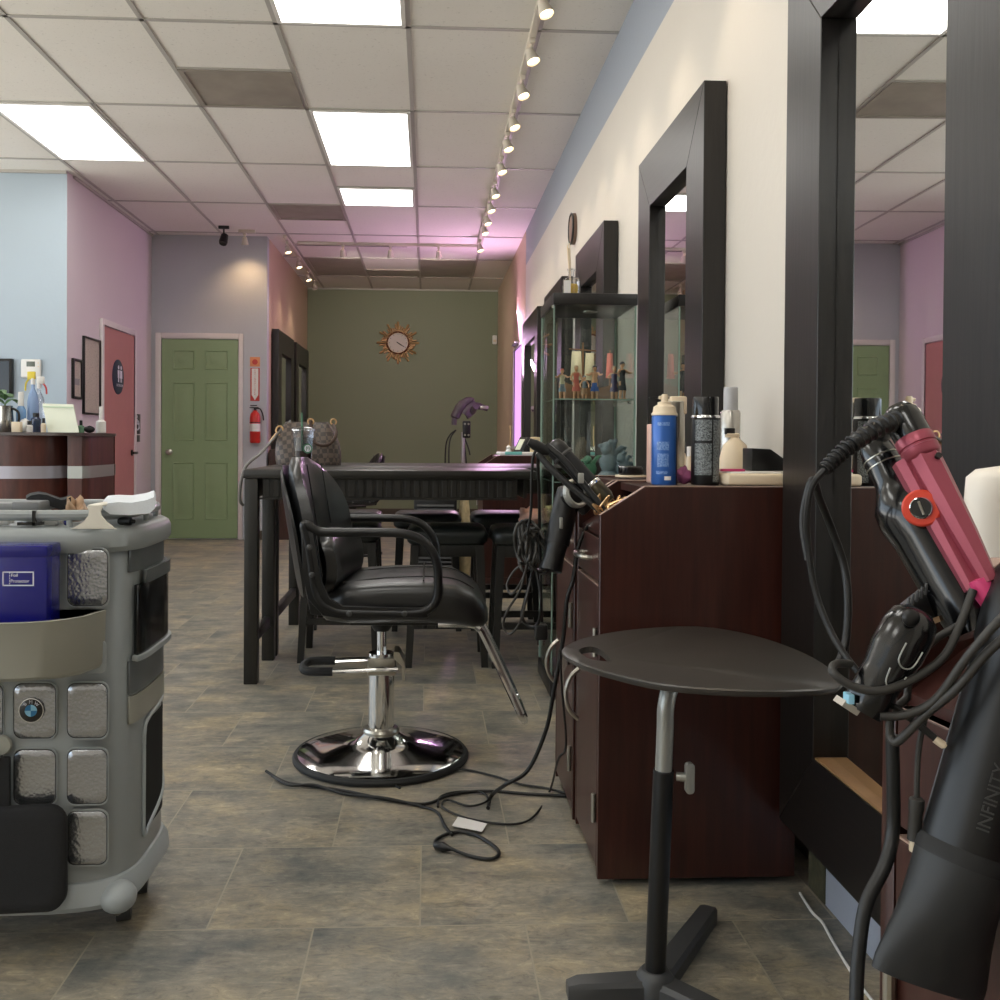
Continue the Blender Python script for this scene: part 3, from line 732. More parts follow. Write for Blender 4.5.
station('mahogany station cabinet with big plain side panel, behind the black laptop table', (.39, 2.16, 0), 0, .335, keyed=False, bow='far')
station('mahogany station cabinet with keys in its door, just behind the big plain-sided one', (.385, 2.505, 0), 0, .345, keyed=True, bow='far')
# right foreground station, turned a little
S1R = math.radians(7.0); S1L = V((.436, .462, 0))
station('mahogany station cabinet in the right foreground holding the pink iron and dryer', S1L, S1R, .352, pulls=False)
station('far mahogany station cabinet with pale tray on top, behind the bar stools', (.385, 6.70, 0), 0, .70, False)
station('mahogany station cabinet against the left far wall, seen behind the long bar table', (-1.14, 10.32, 0), PI, .5, False)
# far station is mirrored on the left wall: turn it so that its plain side faces the camera

# ================================================================== GLASS DISPLAY CABINET
gx0, gx1, gy0, gy1, gz = .483, .815, 3.74, 4.16, 1.59
t = thing('display_cabinet', 'tall glass display cabinet with dark top and base standing against the right wall', 'display cabinet', ((gx0+gx1)/2, (gy0+gy1)/2, 0))
MB().box((gx0, gy0, .012), (gx1, gy1, .075), .003).build('base', 'espresso', t)
MB().box((gx0, gy0, gz-.045), (gx1, gy1, gz), .003).build('top', 'espresso', t)
g = .005
for nm, a, b in (('glass_panel', (gx0+.004, gy0+.004, .078), (gx1-.004, gy0+.004+g, gz-.047)), ('glass_panel', (gx0+.004, gy1-.004-g, .078), (gx1-.004, gy1-.004, gz-.047)),
                 ('glass_panel', (gx1-.004-g, gy0+.010, .078), (gx1-.004, gy1-.010, gz-.047)), ('glass_door', (gx0+.004, gy0+.012, .082), (gx0+.004+g, gy1-.012, gz-.05))):
    p = MB().box(a, b).build(nm, 'glass', t)
    m = MB()
    horiz = abs(a[0]-b[0]) > abs(a[1]-b[1])
    for s_ in (0, 1):
        if horiz: x = a[0] if s_ == 0 else b[0]; m.box((x-.0015, a[1]-.0005, a[2]), (x+.0015, b[1]+.0005, b[2]))
        else: y = a[1] if s_ == 0 else b[1]; m.box((a[0]-.0005, y-.0015, a[2]), (b[0]+.0005, y+.0015, b[2]))
    m.build('polished_edge', 'glassedge', p)
SH = [.50, .855, 1.18]
for z in SH:
    p = MB().box((gx0+.012, gy0+.012, z-.006), (gx1-.012, gy1-.012, z)).build('glass_shelf', 'glass', t)
    m = MB(); m.box((gx0+.011, gy0+.0115, z-.0055), (gx1-.011, gy0+.0135, z-.0005)).box((gx0+.0115, gy0+.014, z-.0055), (gx0+.0135, gy1-.014, z-.0005)); m.build('polished_edge', 'glassedge', p)
m = MB()
for z in SH:
    for y in (gy0+.06, gy1-.06): m.lathe([(.006, 0), (.006, .012)], (gx1-.012, y, z-.012), (-1, 0, 0), 10)
m.build('shelf_clip', 'chrome', t)
m = MB(); m.lathe([(.03, 0), (.03, .004), (.026, .006)], (.66, 3.93, gz-.0455), (0, 0, -1), 20); m.build('cabinet_lamp', 'alu', t)
spot((.66, 3.93, gz-.056), (.66, 3.93, 1.0), 3.0, (1, .93, .84), 130, 1, t)
m = MB(); m.box((gx0-.012, gy1-.06, .95), (gx0+.004, gy1-.03, 1.0), .003).box((gx0-.004, gy0+.005, gz-.06), (gx0+.004, gy0+.03, gz-.048)).build('hinge_knob', 'chrome', t)
# toy figures inside: plain generic ones
def figurine(x, y, z, h, body, legs, label, hair='toydark', arm=0, face=0):
    t = thing('figurine', label, 'figurine', (x, y, z), face, 'toy figures in the display cabinet')
    m = MB().at((x, y, z), face)
    m.lathe([(.0, h*.42), (h*.075, h*.44), (h*.085, h*.52), (h*.065, h*.62), (h*.10, h*.76), (h*.085, h*.80), (h*.03, h*.82), (h*.03, h*.85)], seg=12, sy=.65)
    m.ell((0, 0, h*.915), (h*.062, h*.068, h*.078), 12, 8)
    for s_ in (-1, 1):
        m.tube([(s_*h*.09, 0, h*.775), (s_*h*.17, -.01*arm, h*(.66+.06*arm)), (s_*h*(.16+.08*arm), -h*.10, h*(.52+.22*arm))], [h*.036, h*.03, h*.024], 8, smooth=4)
        m.tube([(s_*h*.05, 0, h*.48), (s_*h*.065, -h*.02, h*.25), (s_*h*.07, 0, h*.03)], [h*.05, h*.04, h*.03], 8, smooth=4)
        m.ell((s_*h*.07, -h*.03, h*.02), (h*.035, h*.06, h*.02), 8, 6)
    m.build('body', 'skinfig', t)
    m = MB().at((x, y, z), face); m.lathe([(h*.088, h*.48), (h*.093, h*.55), (h*.072, h*.63), (h*.106, h*.75), (h*.07, h*.805)], seg=12, sy=.7, cap=False); m.build('shirt', body, t)
    m = MB().at((x, y, z), face); m.lathe([(h*.135, h*.24), (h*.11, h*.36), (h*.09, h*.49)], seg=12, sy=.8, cap=False); m.build('trousers', legs, t)
    m = MB().at((x, y, z), face); m.ell((0, h*.012, h*.945), (h*.07, h*.074, h*.066), 10, 7); m.build('hair', hair, t)
    return t
zs = SH[2]+.0005
def FX(px, D): return P(px, 400, D).x
figurine(FX(562, 3.82), 3.82, zs, .12, 'sail', 'toygrey', 'pale grey toy figure at the left end of the upper cabinet shelf', 'toyred', 1)
figurine(FX(576, 3.84), 3.84, zs, .135, 'toyred', 'toyred', 'toy figure dressed in coral and pink on the upper cabinet shelf', 'tan', 0, .3)
figurine(FX(585, 3.90), 3.92, zs, .10, 'toygrey', 'tan', 'small grey toy figure between the coral and the blue-legged ones', 'toygrey', 0)
figurine(FX(595, 3.82), 3.83, zs, .135, 'skinfig', 'toyblue', 'bare-chested toy figure in blue trousers on the upper cabinet shelf', 'toydark', 1, -.3)
figurine(FX(614, 3.86), 3.86, zs, .135, 'toypurple', 'toypurple', 'toy figure in purple clothes on the upper cabinet shelf', 'tan', .6)
figurine(FX(622, 3.82), 3.82, zs, .15, 'toydark', 'toydark', 'tall toy figure in black clothes at the right end of the upper cabinet shelf', 'toydark', .9, .5)
# toy sailing ship behind them
sx, sy = FX(590, 4.05), 4.06
t = thing('toy_ship', 'toy sailing ship with plain cream sails at the back of the upper cabinet shelf', 'toy ship', (sx, sy, zs))
rings = []
for i in range(9):
    u = i/8; xw = sx-.12+.24*u; hw = .042*math.sin(PI*min(max(u*.85+.12, 0), 1))**.6; dz = .03*(2*u-1)**2
    rings.append([(xw, sy-hw, zs+.055+dz), (xw, sy-hw*.75, zs+.02+dz*.5), (xw, sy, zs+.001+dz*.4), (xw, sy+hw*.75, zs+.02+dz*.5), (xw, sy+hw, zs+.055+dz)])
MB().loft(rings).build('hull', 'toywood', t)
m = MB(); m.tube([(sx-.03, sy, zs+.04), (sx-.03, sy, zs+.25)], .004, 8).tube([(sx+.085, sy, zs+.05), (sx+.085, sy, zs+.22)], .0035, 8).tube([(sx-.09, sy-.008, zs+.222), (sx+.025, sy-.008, zs+.214)], .003, 6)
m.build('mast', 'toywood', t)
def sail(x0, x1, z0, z1, y, belly):
    vs, fs, n = [], [], 6
    for i in range(n+1):
        for j in range(n+1):
            u, v_ = i/n, j/n; vs.append((x0+(x1-x0)*u+.012*v_*(u-.5)*-1, y-belly*math.sin(PI*u)*math.sin(PI*v_), z0+(z1-z0)*v_))
    N = len(vs); vs += [(p[0], p[1]+.002, p[2]) for p in vs]
    for i in range(n):
        for j in range(n):
            a = i*(n+1)+j; fs += [(a, a+n+1, a+n+2, a+1), (N+a, N+a+1, N+a+n+2, N+a+n+1)]
    for i in range(n):
        a = i*(n+1); fs.append((a, N+a, N+a+n+1, a+n+1)); b = a+n; fs.append((b, b+n+1, N+b+n+1, N+b)); fs.append((i, i+1, N+i+1, N+i)); q = n*(n+1)+i; fs.append((q, N+q, N+q+1, q+1))
    return MB().raw(vs, fs)
sail(sx-.085, sx-.034, zs+.09, zs+.212, sy-.012, .02).build('sail', 'sail', t)
sail(sx-.026, sx+.02, zs+.09, zs+.205, sy-.012, .015).build('sail', 'sail', t)
sail(sx+.066, sx+.1, zs+.10, zs+.205, sy-.01, .012).build('sail', 'toyred', t)
MB().box((sx-.03, sy-.001, zs+.235), (sx-.008, sy+.001, zs+.252)).build('flag', 'toydark', t)
# lower shelf figures
def creature(x, y, z, s, m1, label, seed):
    R_ = random.Random(seed)
    t = thing('figurine', label, 'figurine', (x, y, z), 0, 'toy figures in the display cabinet')
    m = MB(); m.lathe([(s*.3, 0), (s*.28, s*.12), (s*.2, s*.2)], (x, y, z), seg=14); m.ell((x, y, z+s*.42), (s*.26, s*.2, s*.28), 12, 8); m.ell((x-s*.1, y-s*.1, z+s*.76), (s*.15, s*.15, s*.16), 10, 8)
    for k in range(5):
        a = R_.uniform(0, 2*PI); e_ = V((math.cos(a)*s*.42, math.sin(a)*s*.25, s*R_.uniform(.3, 1.0)))
        m.tube([(x, y, z+s*.45), V((x, y, z+s*.3))+e_*.6, V((x, y, z))+e_], [s*.10, s*.07, s*.04], 8, smooth=4)
    m.build('body', m1, t)
    MB().lathe([(s*.34, 0), (s*.34, .006), (s*.32, .008)], (x, y, z), seg=18).build('stand', 'toydark', t)
z2 = SH[1]+.0005
creature(FX(590, 3.84), 3.83, z2, .11, 'toygreen', 'green resin toy monster on the lower cabinet shelf', 3)
creature(FX(610, 3.98), 3.98, z2, .17, 'toygrey', 'tall blue-grey resin toy with raised arms on the lower cabinet shelf', 5)
creature(FX(625, 3.82), 3.84, z2, .12, 'toygrey', 'short blue-grey resin toy at the right of the lower cabinet shelf', 8)
z3 = SH[0]+.0005
creature(FX(580, 3.9), 3.92, z3, .12, 'tan', 'tan resin toy on the bottom glass shelf of the cabinet', 9)
# reed diffuser on the cabinet top
q = P(571, 293, 3.90)
t = thing('reed_diffuser', 'small glass bottle with amber liquid and reeds on top of the display cabinet', 'diffuser', (q.x, 3.9, gz))
b0 = V((q.x, 3.9, gz+.0005))
MB().box(b0+V((-.032, -.03, 0)), b0+V((.032, .03, .085)), .012, 3).lathe([(.013, .084), (.013, .112), (.016, .113), (.016, .12)], b0, seg=14).build('bottle', 'clear', t)
MB().box(b0+V((-.027, -.025, .006)), b0+V((.027, .025, .06)), .01, 2).build('liquid', 'liquid', t)
MB().box(b0+V((-.034, -.0312, .018)), b0+V((-.006, -.030, .07))).build('label', 'white', t)
for k in range(5):
    a = k*1.3; MB().tube([b0+V((0, 0, .012)), b0+V((.006*math.cos(a)-.012, .006*math.sin(a), .20+.006*k))], .0022, 6).build('reed', 'cream', t)

# ================================================================== BAR TABLES AND STOOLS
def bar_table(y0, y1, x0, x1, z, label, rlegs=True):
    t = thing('bar_table', label, 'table', ((x0+x1)/2, (y0+y1)/2, 0), 0, 'long dark bar tables')
    MB().box((x0, y0, z-.036), (x1, y1, z), .004).build('tabletop', 'table', t)
    for x in ((x0+.004, x1-.060) if rlegs else (x0+.004,)):
        for y in (y0+.006, y1-.061):
            MB().box((x, y, 0), (x+.055, y+.055, z-.037), .003).build('leg', 'table_leg', t)
        MB().box((x+.012, y0+.075, .16), (x+.043, y1-.075, .205), .003).build('stretcher', 'table_leg', t)
    for y in (y0+.03, y1-.046):
        ap = MB().box((x0+.076, y, z-.118), (x1-.076, y+.014, z-.037)).build('apron', 'table', t)
        m = MB(); n = int((x1-x0-.16)/.038)
        for k in range(n):
            xx = x0+.082+k*(x1-x0-.164)/n; m.box((xx, y-.007 if y < (y0+y1)/2 else y+.014, z-.112), (xx+.023, y if y < (y0+y1)/2 else y+.021, z-.040), .0015, 1)
        m.box((x0+.062, y-.008, z-.124), (x1-.076, y+.018, z-.117), .001, 1)
        m.build('batten', 'table_leg', ap)
    for x in (x0+.03, x1-.046):
        MB().box((x, y0+.076, z-.118), (x+.014, y1-.076, z-.037)).build('apron', 'table', t)
TZ = .887
bar_table(4.00, 4.50, -.757, .452, TZ, 'long dark wood bar table with battened apron, behind the styling chair', False)
bar_table(4.53, 5.35, -.757, .76, TZ, 'second dark bar table pushed up behind the front bar table, carrying the handbag')
def bar_stool(label, loc, rz=0):
    t = thing('bar_stool', label, 'stool', loc, rz, 'padded bar stools at the tables')
    w, d, z = .18, .155, .545
    m = MB().at(loc, rz); rr = []
    for zz, k in ((z, .93), (z+.012, 1.0), (z+.045, 1.02), (z+.068, .97), (z+.078, .86), (z+.082, .5)):
        rr.append([(p[0], p[1], zz) for p in rrect(-w*k, -d*k, w*k, d*k, .05*k, 4)])
    m.loft(rr).build('seat', 'stoolpad', t, 50)
    MB().at(loc, rz).box((-w+.02, -d+.02, z-.055), (w-.02, d-.02, z-.001), .003).build('seat_frame', 'table_leg', t)
    for sx_ in (-1, 1):
        for sy_ in (-1, 1):
            x, y = sx_*(w-.035), sy_*(d-.03); x2, y2 = sx_*(w-.01), sy_*(d+.005)
            r1, r2 = .019, .015
            rr = [[(x+a*r1, y+b*r1, z-.002) for a, b in ((-1, -1), (1, -1), (1, 1), (-1, 1))], [(x2+a*r2, y2+b*r2, 0) for a, b in ((-1, -1), (1, -1), (1, 1), (-1, 1))]]
            MB().at(loc, rz).loft(rr[::-1]).build('leg', 'table_leg', t)
    for a, b in (((-1, -1), (1, -1)), ((-1, 1), (1, 1)), ((-1, -1), (-1, 1)), ((1, -1), (1, 1))):
        zz = .17 if a[1] == b[1] else .21
        p = V((a[0]*(w-.018), a[1]*(d-.005), zz)); q = V((b[0]*(w-.018), b[1]*(d-.005), zz)); dd = (q-p).normalized(); s_ = V((-dd.y, dd.x, 0))*.009
        p += dd*.016; q -= dd*.016
        MB().at(loc, rz).raw([p-s_, p+s_, q+s_, q-s_]+[v_+V((0, 0, .03)) for v_ in (p-s_, p+s_, q+s_, q-s_)], [(0, 3, 2, 1), (4, 5, 6, 7), (0, 1, 5, 4), (1, 2, 6, 5), (2, 3, 7, 6), (3, 0, 4, 7)]).build('stretcher', 'table_leg', t)
    return t
s0 = bar_stool('black padded bar stool in the middle, tucked under the front bar table', (.09, 4.46, 0))
dup(s0, (.475, 4.44, 0), 0, 'black padded bar stool at the right with crumpled cloth on its seat', 'padded bar stools at the tables')
dup(s0, (-.40, 4.56, 0), 0, 'black padded bar stool at the left, seen behind the styling chair backrest', 'padded bar stools at the tables')
dup(s0, (.0, 5.28, 0), 0, 'black padded bar stool in the rear row behind the middle front stool', 'padded bar stools at the tables')
dup(s0, (.42, 5.30, 0), 0, 'black padded bar stool in the rear row in front of the mahogany station', 'padded bar stools at the tables')
dup(s0, (-.43, 5.32, 0), 0, 'black padded bar stool in the rear row at the left', 'padded bar stools at the tables')
# crumpled cloth on the right stool
def blob(name, m, label, cat, o, r, seed, group=None, amp=.3):
    R_ = random.Random(seed); n, k = 20, 12; rings = []
    ph = [R_.uniform(0, 6.3) for _ in range(8)]
    for i in range(k+1):
        th = PI*i/k; ring = []
        for j in range(n):
            a = 2*PI*j/n; q = 1+amp*(math.sin(3*a+ph[0]+2*th)*.4+math.sin(5*a+ph[1]-3*th)*.35+math.sin(2*a+ph[2]+5*th)*.35)
            ring.append((o[0]+r[0]*math.sin(th)*math.cos(a)*q, o[1]+r[1]*math.sin(th)*math.sin(a)*q, max(o[2], o[2]+r[2]*(1-math.cos(th))*.5*(q if i > k/2 else 1))))
        rings.append(ring)
    ob = MB().loft(rings).build(name, m, None, 60)
    return tag(ob, label, cat, group)
blob('cloth', mat('blush_cloth', c(214, 168, 150), .8, var=.25, scale=30), 'crumpled pink cloth lying on the right bar stool', 'cloth', (.475, 4.40, .6285), (.055, .06, .07), 4)
blob('cloth', mat('straw_cloth', c(216, 204, 150), .8, var=.2, scale=30), 'crumpled pale yellow cloth on the right bar stool, beside the pink one', 'cloth', (.575, 4.40, .6285), (.04, .06, .085), 6)
# handbag
hb = P(309, 465, 4.80); hb.z = TZ+.0005; hb.y = 4.80
t = thing('handbag', 'brown checked canvas handbag standing on the bar table near the fire extinguisher', 'handbag', hb)
W_ = (340-277)/965*4.8/2; H_ = .212
def bagring(u):
    z = hb.z+H_*u; w_ = W_*(1.0+.07*math.sin(PI*u) - .34*u*u); d_ = .085*(1.0+.15*math.sin(PI*u*.9)-.78*u**1.6)
    return [(hb.x+w_*(abs(math.cos(a))**.55)*(1 if math.cos(a) >= 0 else -1)-.012*u, hb.y+d_*(abs(math.sin(a))**.7)*(1 if math.sin(a) >= 0 else -1), z) for a in [2*PI*k/28 for k in range(28)]]
MB().loft([bagring(u) for u in (0, .03, .12, .3, .5, .7, .85, .94, 1.0)]).build('body', 'check', t, 60)
trim = mat('brown_leather_trim', c(70, 50, 40), .45)
hx = hb.x+.07
MB().tube([(hx-.055, hb.y-.055, hb.z+.215), (hx-.05, hb.y-.085, hb.z+.15), (hx-.02, hb.y-.095, hb.z+.105), (hx+.04, hb.y-.095, hb.z+.105), (hx+.07, hb.y-.085, hb.z+.15), (hx+.055, hb.y-.06, hb.z+.2)], .009, 8, smooth=5).build('handle', trim, t)
MB().tube([(hb.x-.05, hb.y+.04, hb.z+.21), (hb.x-.06, hb.y+.085, hb.z+.16), (hb.x, hb.y+.1, hb.z+.11), (hb.x+.06, hb.y+.085, hb.z+.16), (hb.x+.05, hb.y+.04, hb.z+.21)], .008, 8, smooth=5).build('handle', trim, t)
m = MB()
for dx_ in (-.055, .055): m.tube([(hx+dx_+.014*math.cos(a*PI/5), hb.y-.062, hb.z+.212+.014*math.sin(a*PI/5)) for a in range(10)], .004, 6, closed=True)
m.build('gold_ring', 'gold', t)
st = hb+V((-W_*.86, 0, .14))
MB().tube([hb+V((-W_*.55, -.02, .215)), st+V((-.01, -.02, .02)), P(262, 452, 4.55), P(247, 465, 4.42), P(241, 482, 4.4), P(240, 500, 4.42), P(243, 505, 4.46)], .007, 8, smooth=6).build('shoulder_strap', mat('grey_strap', c(112, 108, 104), .5), t)
m = MB(); m.tube([st+V((-.005+.018*math.cos(a*PI/5), -.03, .028+.022*math.sin(a*PI/5))) for a in range(10)], .005, 6, closed=True).cyl(st+V((-.02, -.03, .01)), st+V((-.05, -.03, -.03)), .009, seg=10)
m.build('gold_clasp', 'gold', t)
# iced coffee cup
cb = V((P(303, 450, 4.22).x, 4.22, TZ+.0005)); HC = P(303, 430, 4.22).z-cb.z
t = thing('iced_coffee_cup', 'clear plastic iced coffee cup with green straw and round green emblem, before the handbag', 'cup', cb)
MB().lathe([(.032, 0), (.034, .004), (.048, HC*.98), (.051, HC*.98), (.051, HC)], cb, seg=28, cap=False).build('cup', 'clear', t)
MB().lathe([(.001, .002), (.0315, .003), (.038, HC*.45), (.001, HC*.45)], cb, seg=28).build('coffee', 'coffee', t)
MB().lathe([(.038, HC*.46), (.0455, HC*.80), (.001, HC*.82)], cb, seg=20).build('ice', glass('ice', (.75, .78, .80, 1), .3, .2), t)
MB().lathe([(.052, HC-.004), (.052, HC+.003), (.040, HC+.012), (.001, HC+.014)], cb, seg=28).build('lid', glass('lid_plastic', (.82, .82, .88, 1), .5, .15), t)
MB().tube([cb+V((-.002, 0, .03)), cb+V((-.006, 0, HC+.075))], .0045, 8).build('straw', 'strawgreen', t)
em = cb+V((.024, -.036, HC*.52)); nd_ = V((.45, -1, .08)).normalized()
e1 = MB().lathe([(.021, 0), (.021, .002), (.001, .002)], em, nd_, 24).build('emblem', 'strawgreen', t)
m = MB(); m.lathe([(.015, .0022), (.015, .003), (.001, .003)], em, nd_, 20); m.build('emblem_centre', 'ink', e1)
m = MB(); r_ = V((1, .45, 0)).normalized(); u_ = V((0, 0, 1))
for pts in (((-.004, .009), (-.007, 0), (-.005, -.010)), ((.004, .009), (.007, 0), (.005, -.010)), ((0, .007), (0, -.003))):
    m.tube([em+nd_*.0035+r_*a+u_*b for a, b in pts], .0015, 5)
m.build('emblem_waves', 'strawgreen', e1)

# ================================================================== STYLING CHAIR
def styling_chair(label, loc, rz=0):
    """local: faces +x, y across, z up"""
    t = thing('styling_chair', label, 'chair', loc, rz, 'black styling chairs')
    X = lambda: MB().at(loc, rz)
    R_ = .279
    X().lathe([(R_-.012, 0), (R_, .004), (R_, .012), (R_-.006, .02), (R_-.016, .021), (R_-.016, .006)], seg=56, cap=False).build('rubber_ring', 'darkrubber', t)
    X().lathe([(R_-.010, .018), (R_-.02, .023), (.20, .034), (.12, .048), (.085, .057), (.062, .074), (.050, .084)], seg=64, cap=False).build('base', 'chrome', t)
    X().lathe([(.050, .076), (.056, .080), (.058, .088), (.054, .096), (.042, .100)], seg=32, cap=False).build('collar', 'satin', t)
    X().cyl((0, 0, .085), (0, 0, .335), .041, seg=32).build('column', 'chrome', t)
    m = X(); m.box((-.042, -.046, .27), (.046, .046, .325), .004).prism([(.04, .345), (.056, .345), (.075, .31), (.075, .255), (.066, .255), (.066, .30), (.04, .325)], 'Y', -.045, .045); m.build('pump_bracket', 'satin', t)
    X().cyl((0, 0, .33), (0, 0, .44), .015, seg=18).build('piston', 'chrome', t)
    m = X(); m.tube([(.052, -.05, .292), (.0, -.058, .294), (-.10, -.06, .290), (-.17, -.06, .288)], .0075, 8, smooth=4).tube([(.03, .05, .302), (-.08, .04, .304), (-.17, .03, .302)], .0075, 8, smooth=4); lv = m.build('pump_lever', 'chrome', t)
    X().tube([(-.15, -.06, .288), (-.20, -.06, .288), (-.235, -.05, .289), (-.246, -.015, .293), (-.235, .02, .3), (-.20, .03, .302), (-.15, .03, .302)], .0135, 10, smooth=4).build('lever_grip', 'darkrubber', lv)
    base_X = X; X = lambda: MB().at(V(loc)+M4.Rotation(rz, 3, 'Z') @ V((.078, 0, 0)), rz)
    base_X().lathe([(.024, .405), (.034, .42), (.034, .452)], seg=20).build('swivel', 'blackp', t)
    m = X(); m.box((-.17, -.13, .445), (.13, .13, .466), .004)
    for x, y in ((.06, -.09), (.10, -.09), (.06, .09), (.10, .09)): m.cyl((x, y, .43), (x, y, .448), .008, seg=8)
    m.build('seat_plate', 'blackp', t)
    # seat cushion: rounded plan, waterfall front
    n = 14; prof = []
    W0 = .235
    rings = []
    st = [(-.255, .0, .48, .50), (-.235, .85, .468, .55), (-.17, 1, .466, .578), (-.05, 1, .466, .586), (.08, 1, .466, .588), (.15, 1, .462, .580), (.205, .97, .452, .555), (.235, .90, .452, .525), (.25, .70, .462, .50)]
    for x, k, zl, zh in st:
        hw = W0*max(k, .6); r_ = min(.035, (zh-zl)/2.05)
        ring = []
        base = rrect(-hw, zl, hw, zh, r_, 4)
        for y, z in base:
            dz = 0
            if z > (zl+zh)/2: dz = .006*math.cos(y/hw*PI*.5)
            ring.append((x, y, z+dz))
        rings.append(ring)
    pts = []
    for i in range(len(rings)-1):
        for s_ in range(3): u = s_/3; pts.append([tuple(a+(b-a)*u for a, b in zip(p, q)) for p, q in zip(rings[i], rings[i+1])])
    pts.append(rings[-1])
    seat = X().loft(pts).build('seat', 'leather', t, 60)
    m = X()
    m.tube([(.055, y*.01, .5935+.004*math.cos(y/23*PI*.5)) for y in range(-21, 22, 3)], .0022, 6)
    for y in (-.115, .115): m.tube([(x, y, z) for x, z in ((-.2, .572), (-.1, .586), (0, .5925), (.1, .5925), (.16, .583), (.21, .556))], .0022, 6, smooth=3)
    m.build('seam', 'blackp', seat)
    # backrest: curved, tilted, rounded top
    def back(z0, z1, hw, th, x0, tilt, name, mt, rtop, par, bulge=.0, curve=.06):
        rings = []; K = 16
        for i in range(K+1):
            u = i/K; z = z0+(z1-z0)*u
            top = max(0, (z-(z1-rtop))/rtop); bot = max(0, ((z0+.05)-z)/.05)
            k = math.sqrt(max(1-top*top, 0.0))*.55+.45 if top > 0 else 1
            k = math.sqrt(max(1-(top*.97)**2, 0)) if top > 0 else (1-.12*bot*bot)
            hw_ = hw*max(k, .25); th_ = th*(1-.55*top**3-.5*bot**2)
            ring = []; nn = 12
            xc = x0-tilt*(z-z0)+bulge*math.sin(PI*u)
            for j in range(nn+1): y = -hw_+2*hw_*j/nn; ring.append((xc+th_/2*(1-.5*abs(j/nn*2-1)**4)+curve*(y/hw)**2+.13*y, y, z))
            for j in range(nn, -1, -1): y = -hw_+2*hw_*j/nn; ring.append((xc-th_/2*(1-.6*abs(j/nn*2-1)**4)+curve*(y/hw)**2+.13*y, y, z))
            rings.append(ring)
        return X().loft(rings).build(name, mt, par, 60)
    bk = back(.555, .955, .245, .07, -.275, .17, 'backrest', 'leather', .20, t)
    back(.545, .93, .246, .02, -.316, .17, 'back_shell', 'blackp', .20, t)
    back(.55, .73, .20, .07, -.225, .10, 'lumbar_cushion', 'leather', .05, bk, .02, .02)
    m = X()
    for y in (-.09, .09): m.tube([(-.275+.037-.17*(z-.555)+.06*(y/.245)**2+.13*y, y, z) for z in (.74, .80, .86, .91, .935)], .002, 6)
    m.build('seam', 'blackp', bk)
    m = X(); m.prism([(-.30, .46), (-.18, .452), (-.10, .452), (-.10, .468), (-.22, .475), (-.262, .56), (-.30, .62), (-.33, .60)], 'Y', -.03, .03, .004); m.build('back_bracket', 'blackp', t)
    # arm frames
    for s_ in (-1, 1):
        y = s_*.262
        path = [(-.285, y, .765), (-.25, y, .745), (-.20, y, .742), (-.08, y, .742), (.0, y, .738), (.055, y, .715), (.09, y, .665), (.098, y, .60), (.094, y, .55), (.07, y, .518), (.03, y, .507), (-.05, y, .506), (-.14, y, .508), (-.195, y, .512), (-.24, y, .535), (-.262, y, .58), (-.272, y, .65), (-.283, y, .72), (-.292, y, .758)]
        rr = [.0125]*100
        fr = X().tube(path, .0135, 12, smooth=4, closed=True).build('arm_frame', 'blackp', t)
        m = X(); m.prism([(-.300, .755), (-.262, .74), (-.244, .60), (-.22, .548), (-.18, .525), (.06, .522), (.07, .494), (-.18, .492), (-.235, .50), (-.280, .55), (-.294, .62)], 'Y', y-.010, y+.010, .003); pl = m.build('side_plate', 'blackp', fr)
        for x, z in ((-.275, .70), (-.268, .62), (-.16, .507), (.0, .507)): X().lathe([(.009, 0), (.009, .003), (.005, .006)], (x, y+s_*.010, z), (0, s_, 0), 10).build('bolt', 'graphite', pl)
    # footrest
    m = X(); pts = [(.10, -.13, .452), (.19, -.135, .452), (.225, -.14, .44), (.25, -.14, .40), (.340, -.14, .209), (.358, -.136, .169), (.369, -.110, .147), (.372, -.05, .141), (.372, .05, .141), (.369, .110, .147), (.358, .136, .169), (.340, .14, .209), (.25, .14, .40), (.225, .14, .44), (.19, .135, .452), (.10, .13, .452)]
    m.tube(pts, .0130, 10, smooth=4); m.build('footrest', 'chrome', t)
    return t
ch = styling_chair('black leather styling chair on a round chrome pump base, in the middle of the room', (-.143, 3.08, 0), math.radians(0))
_d = dup(ch, (-.66, 8.6, 0), math.radians(200), 'distant black styling chair behind the bar tables, mostly hidden', 'black styling chairs'); _d.scale = (.94, .94, .94)

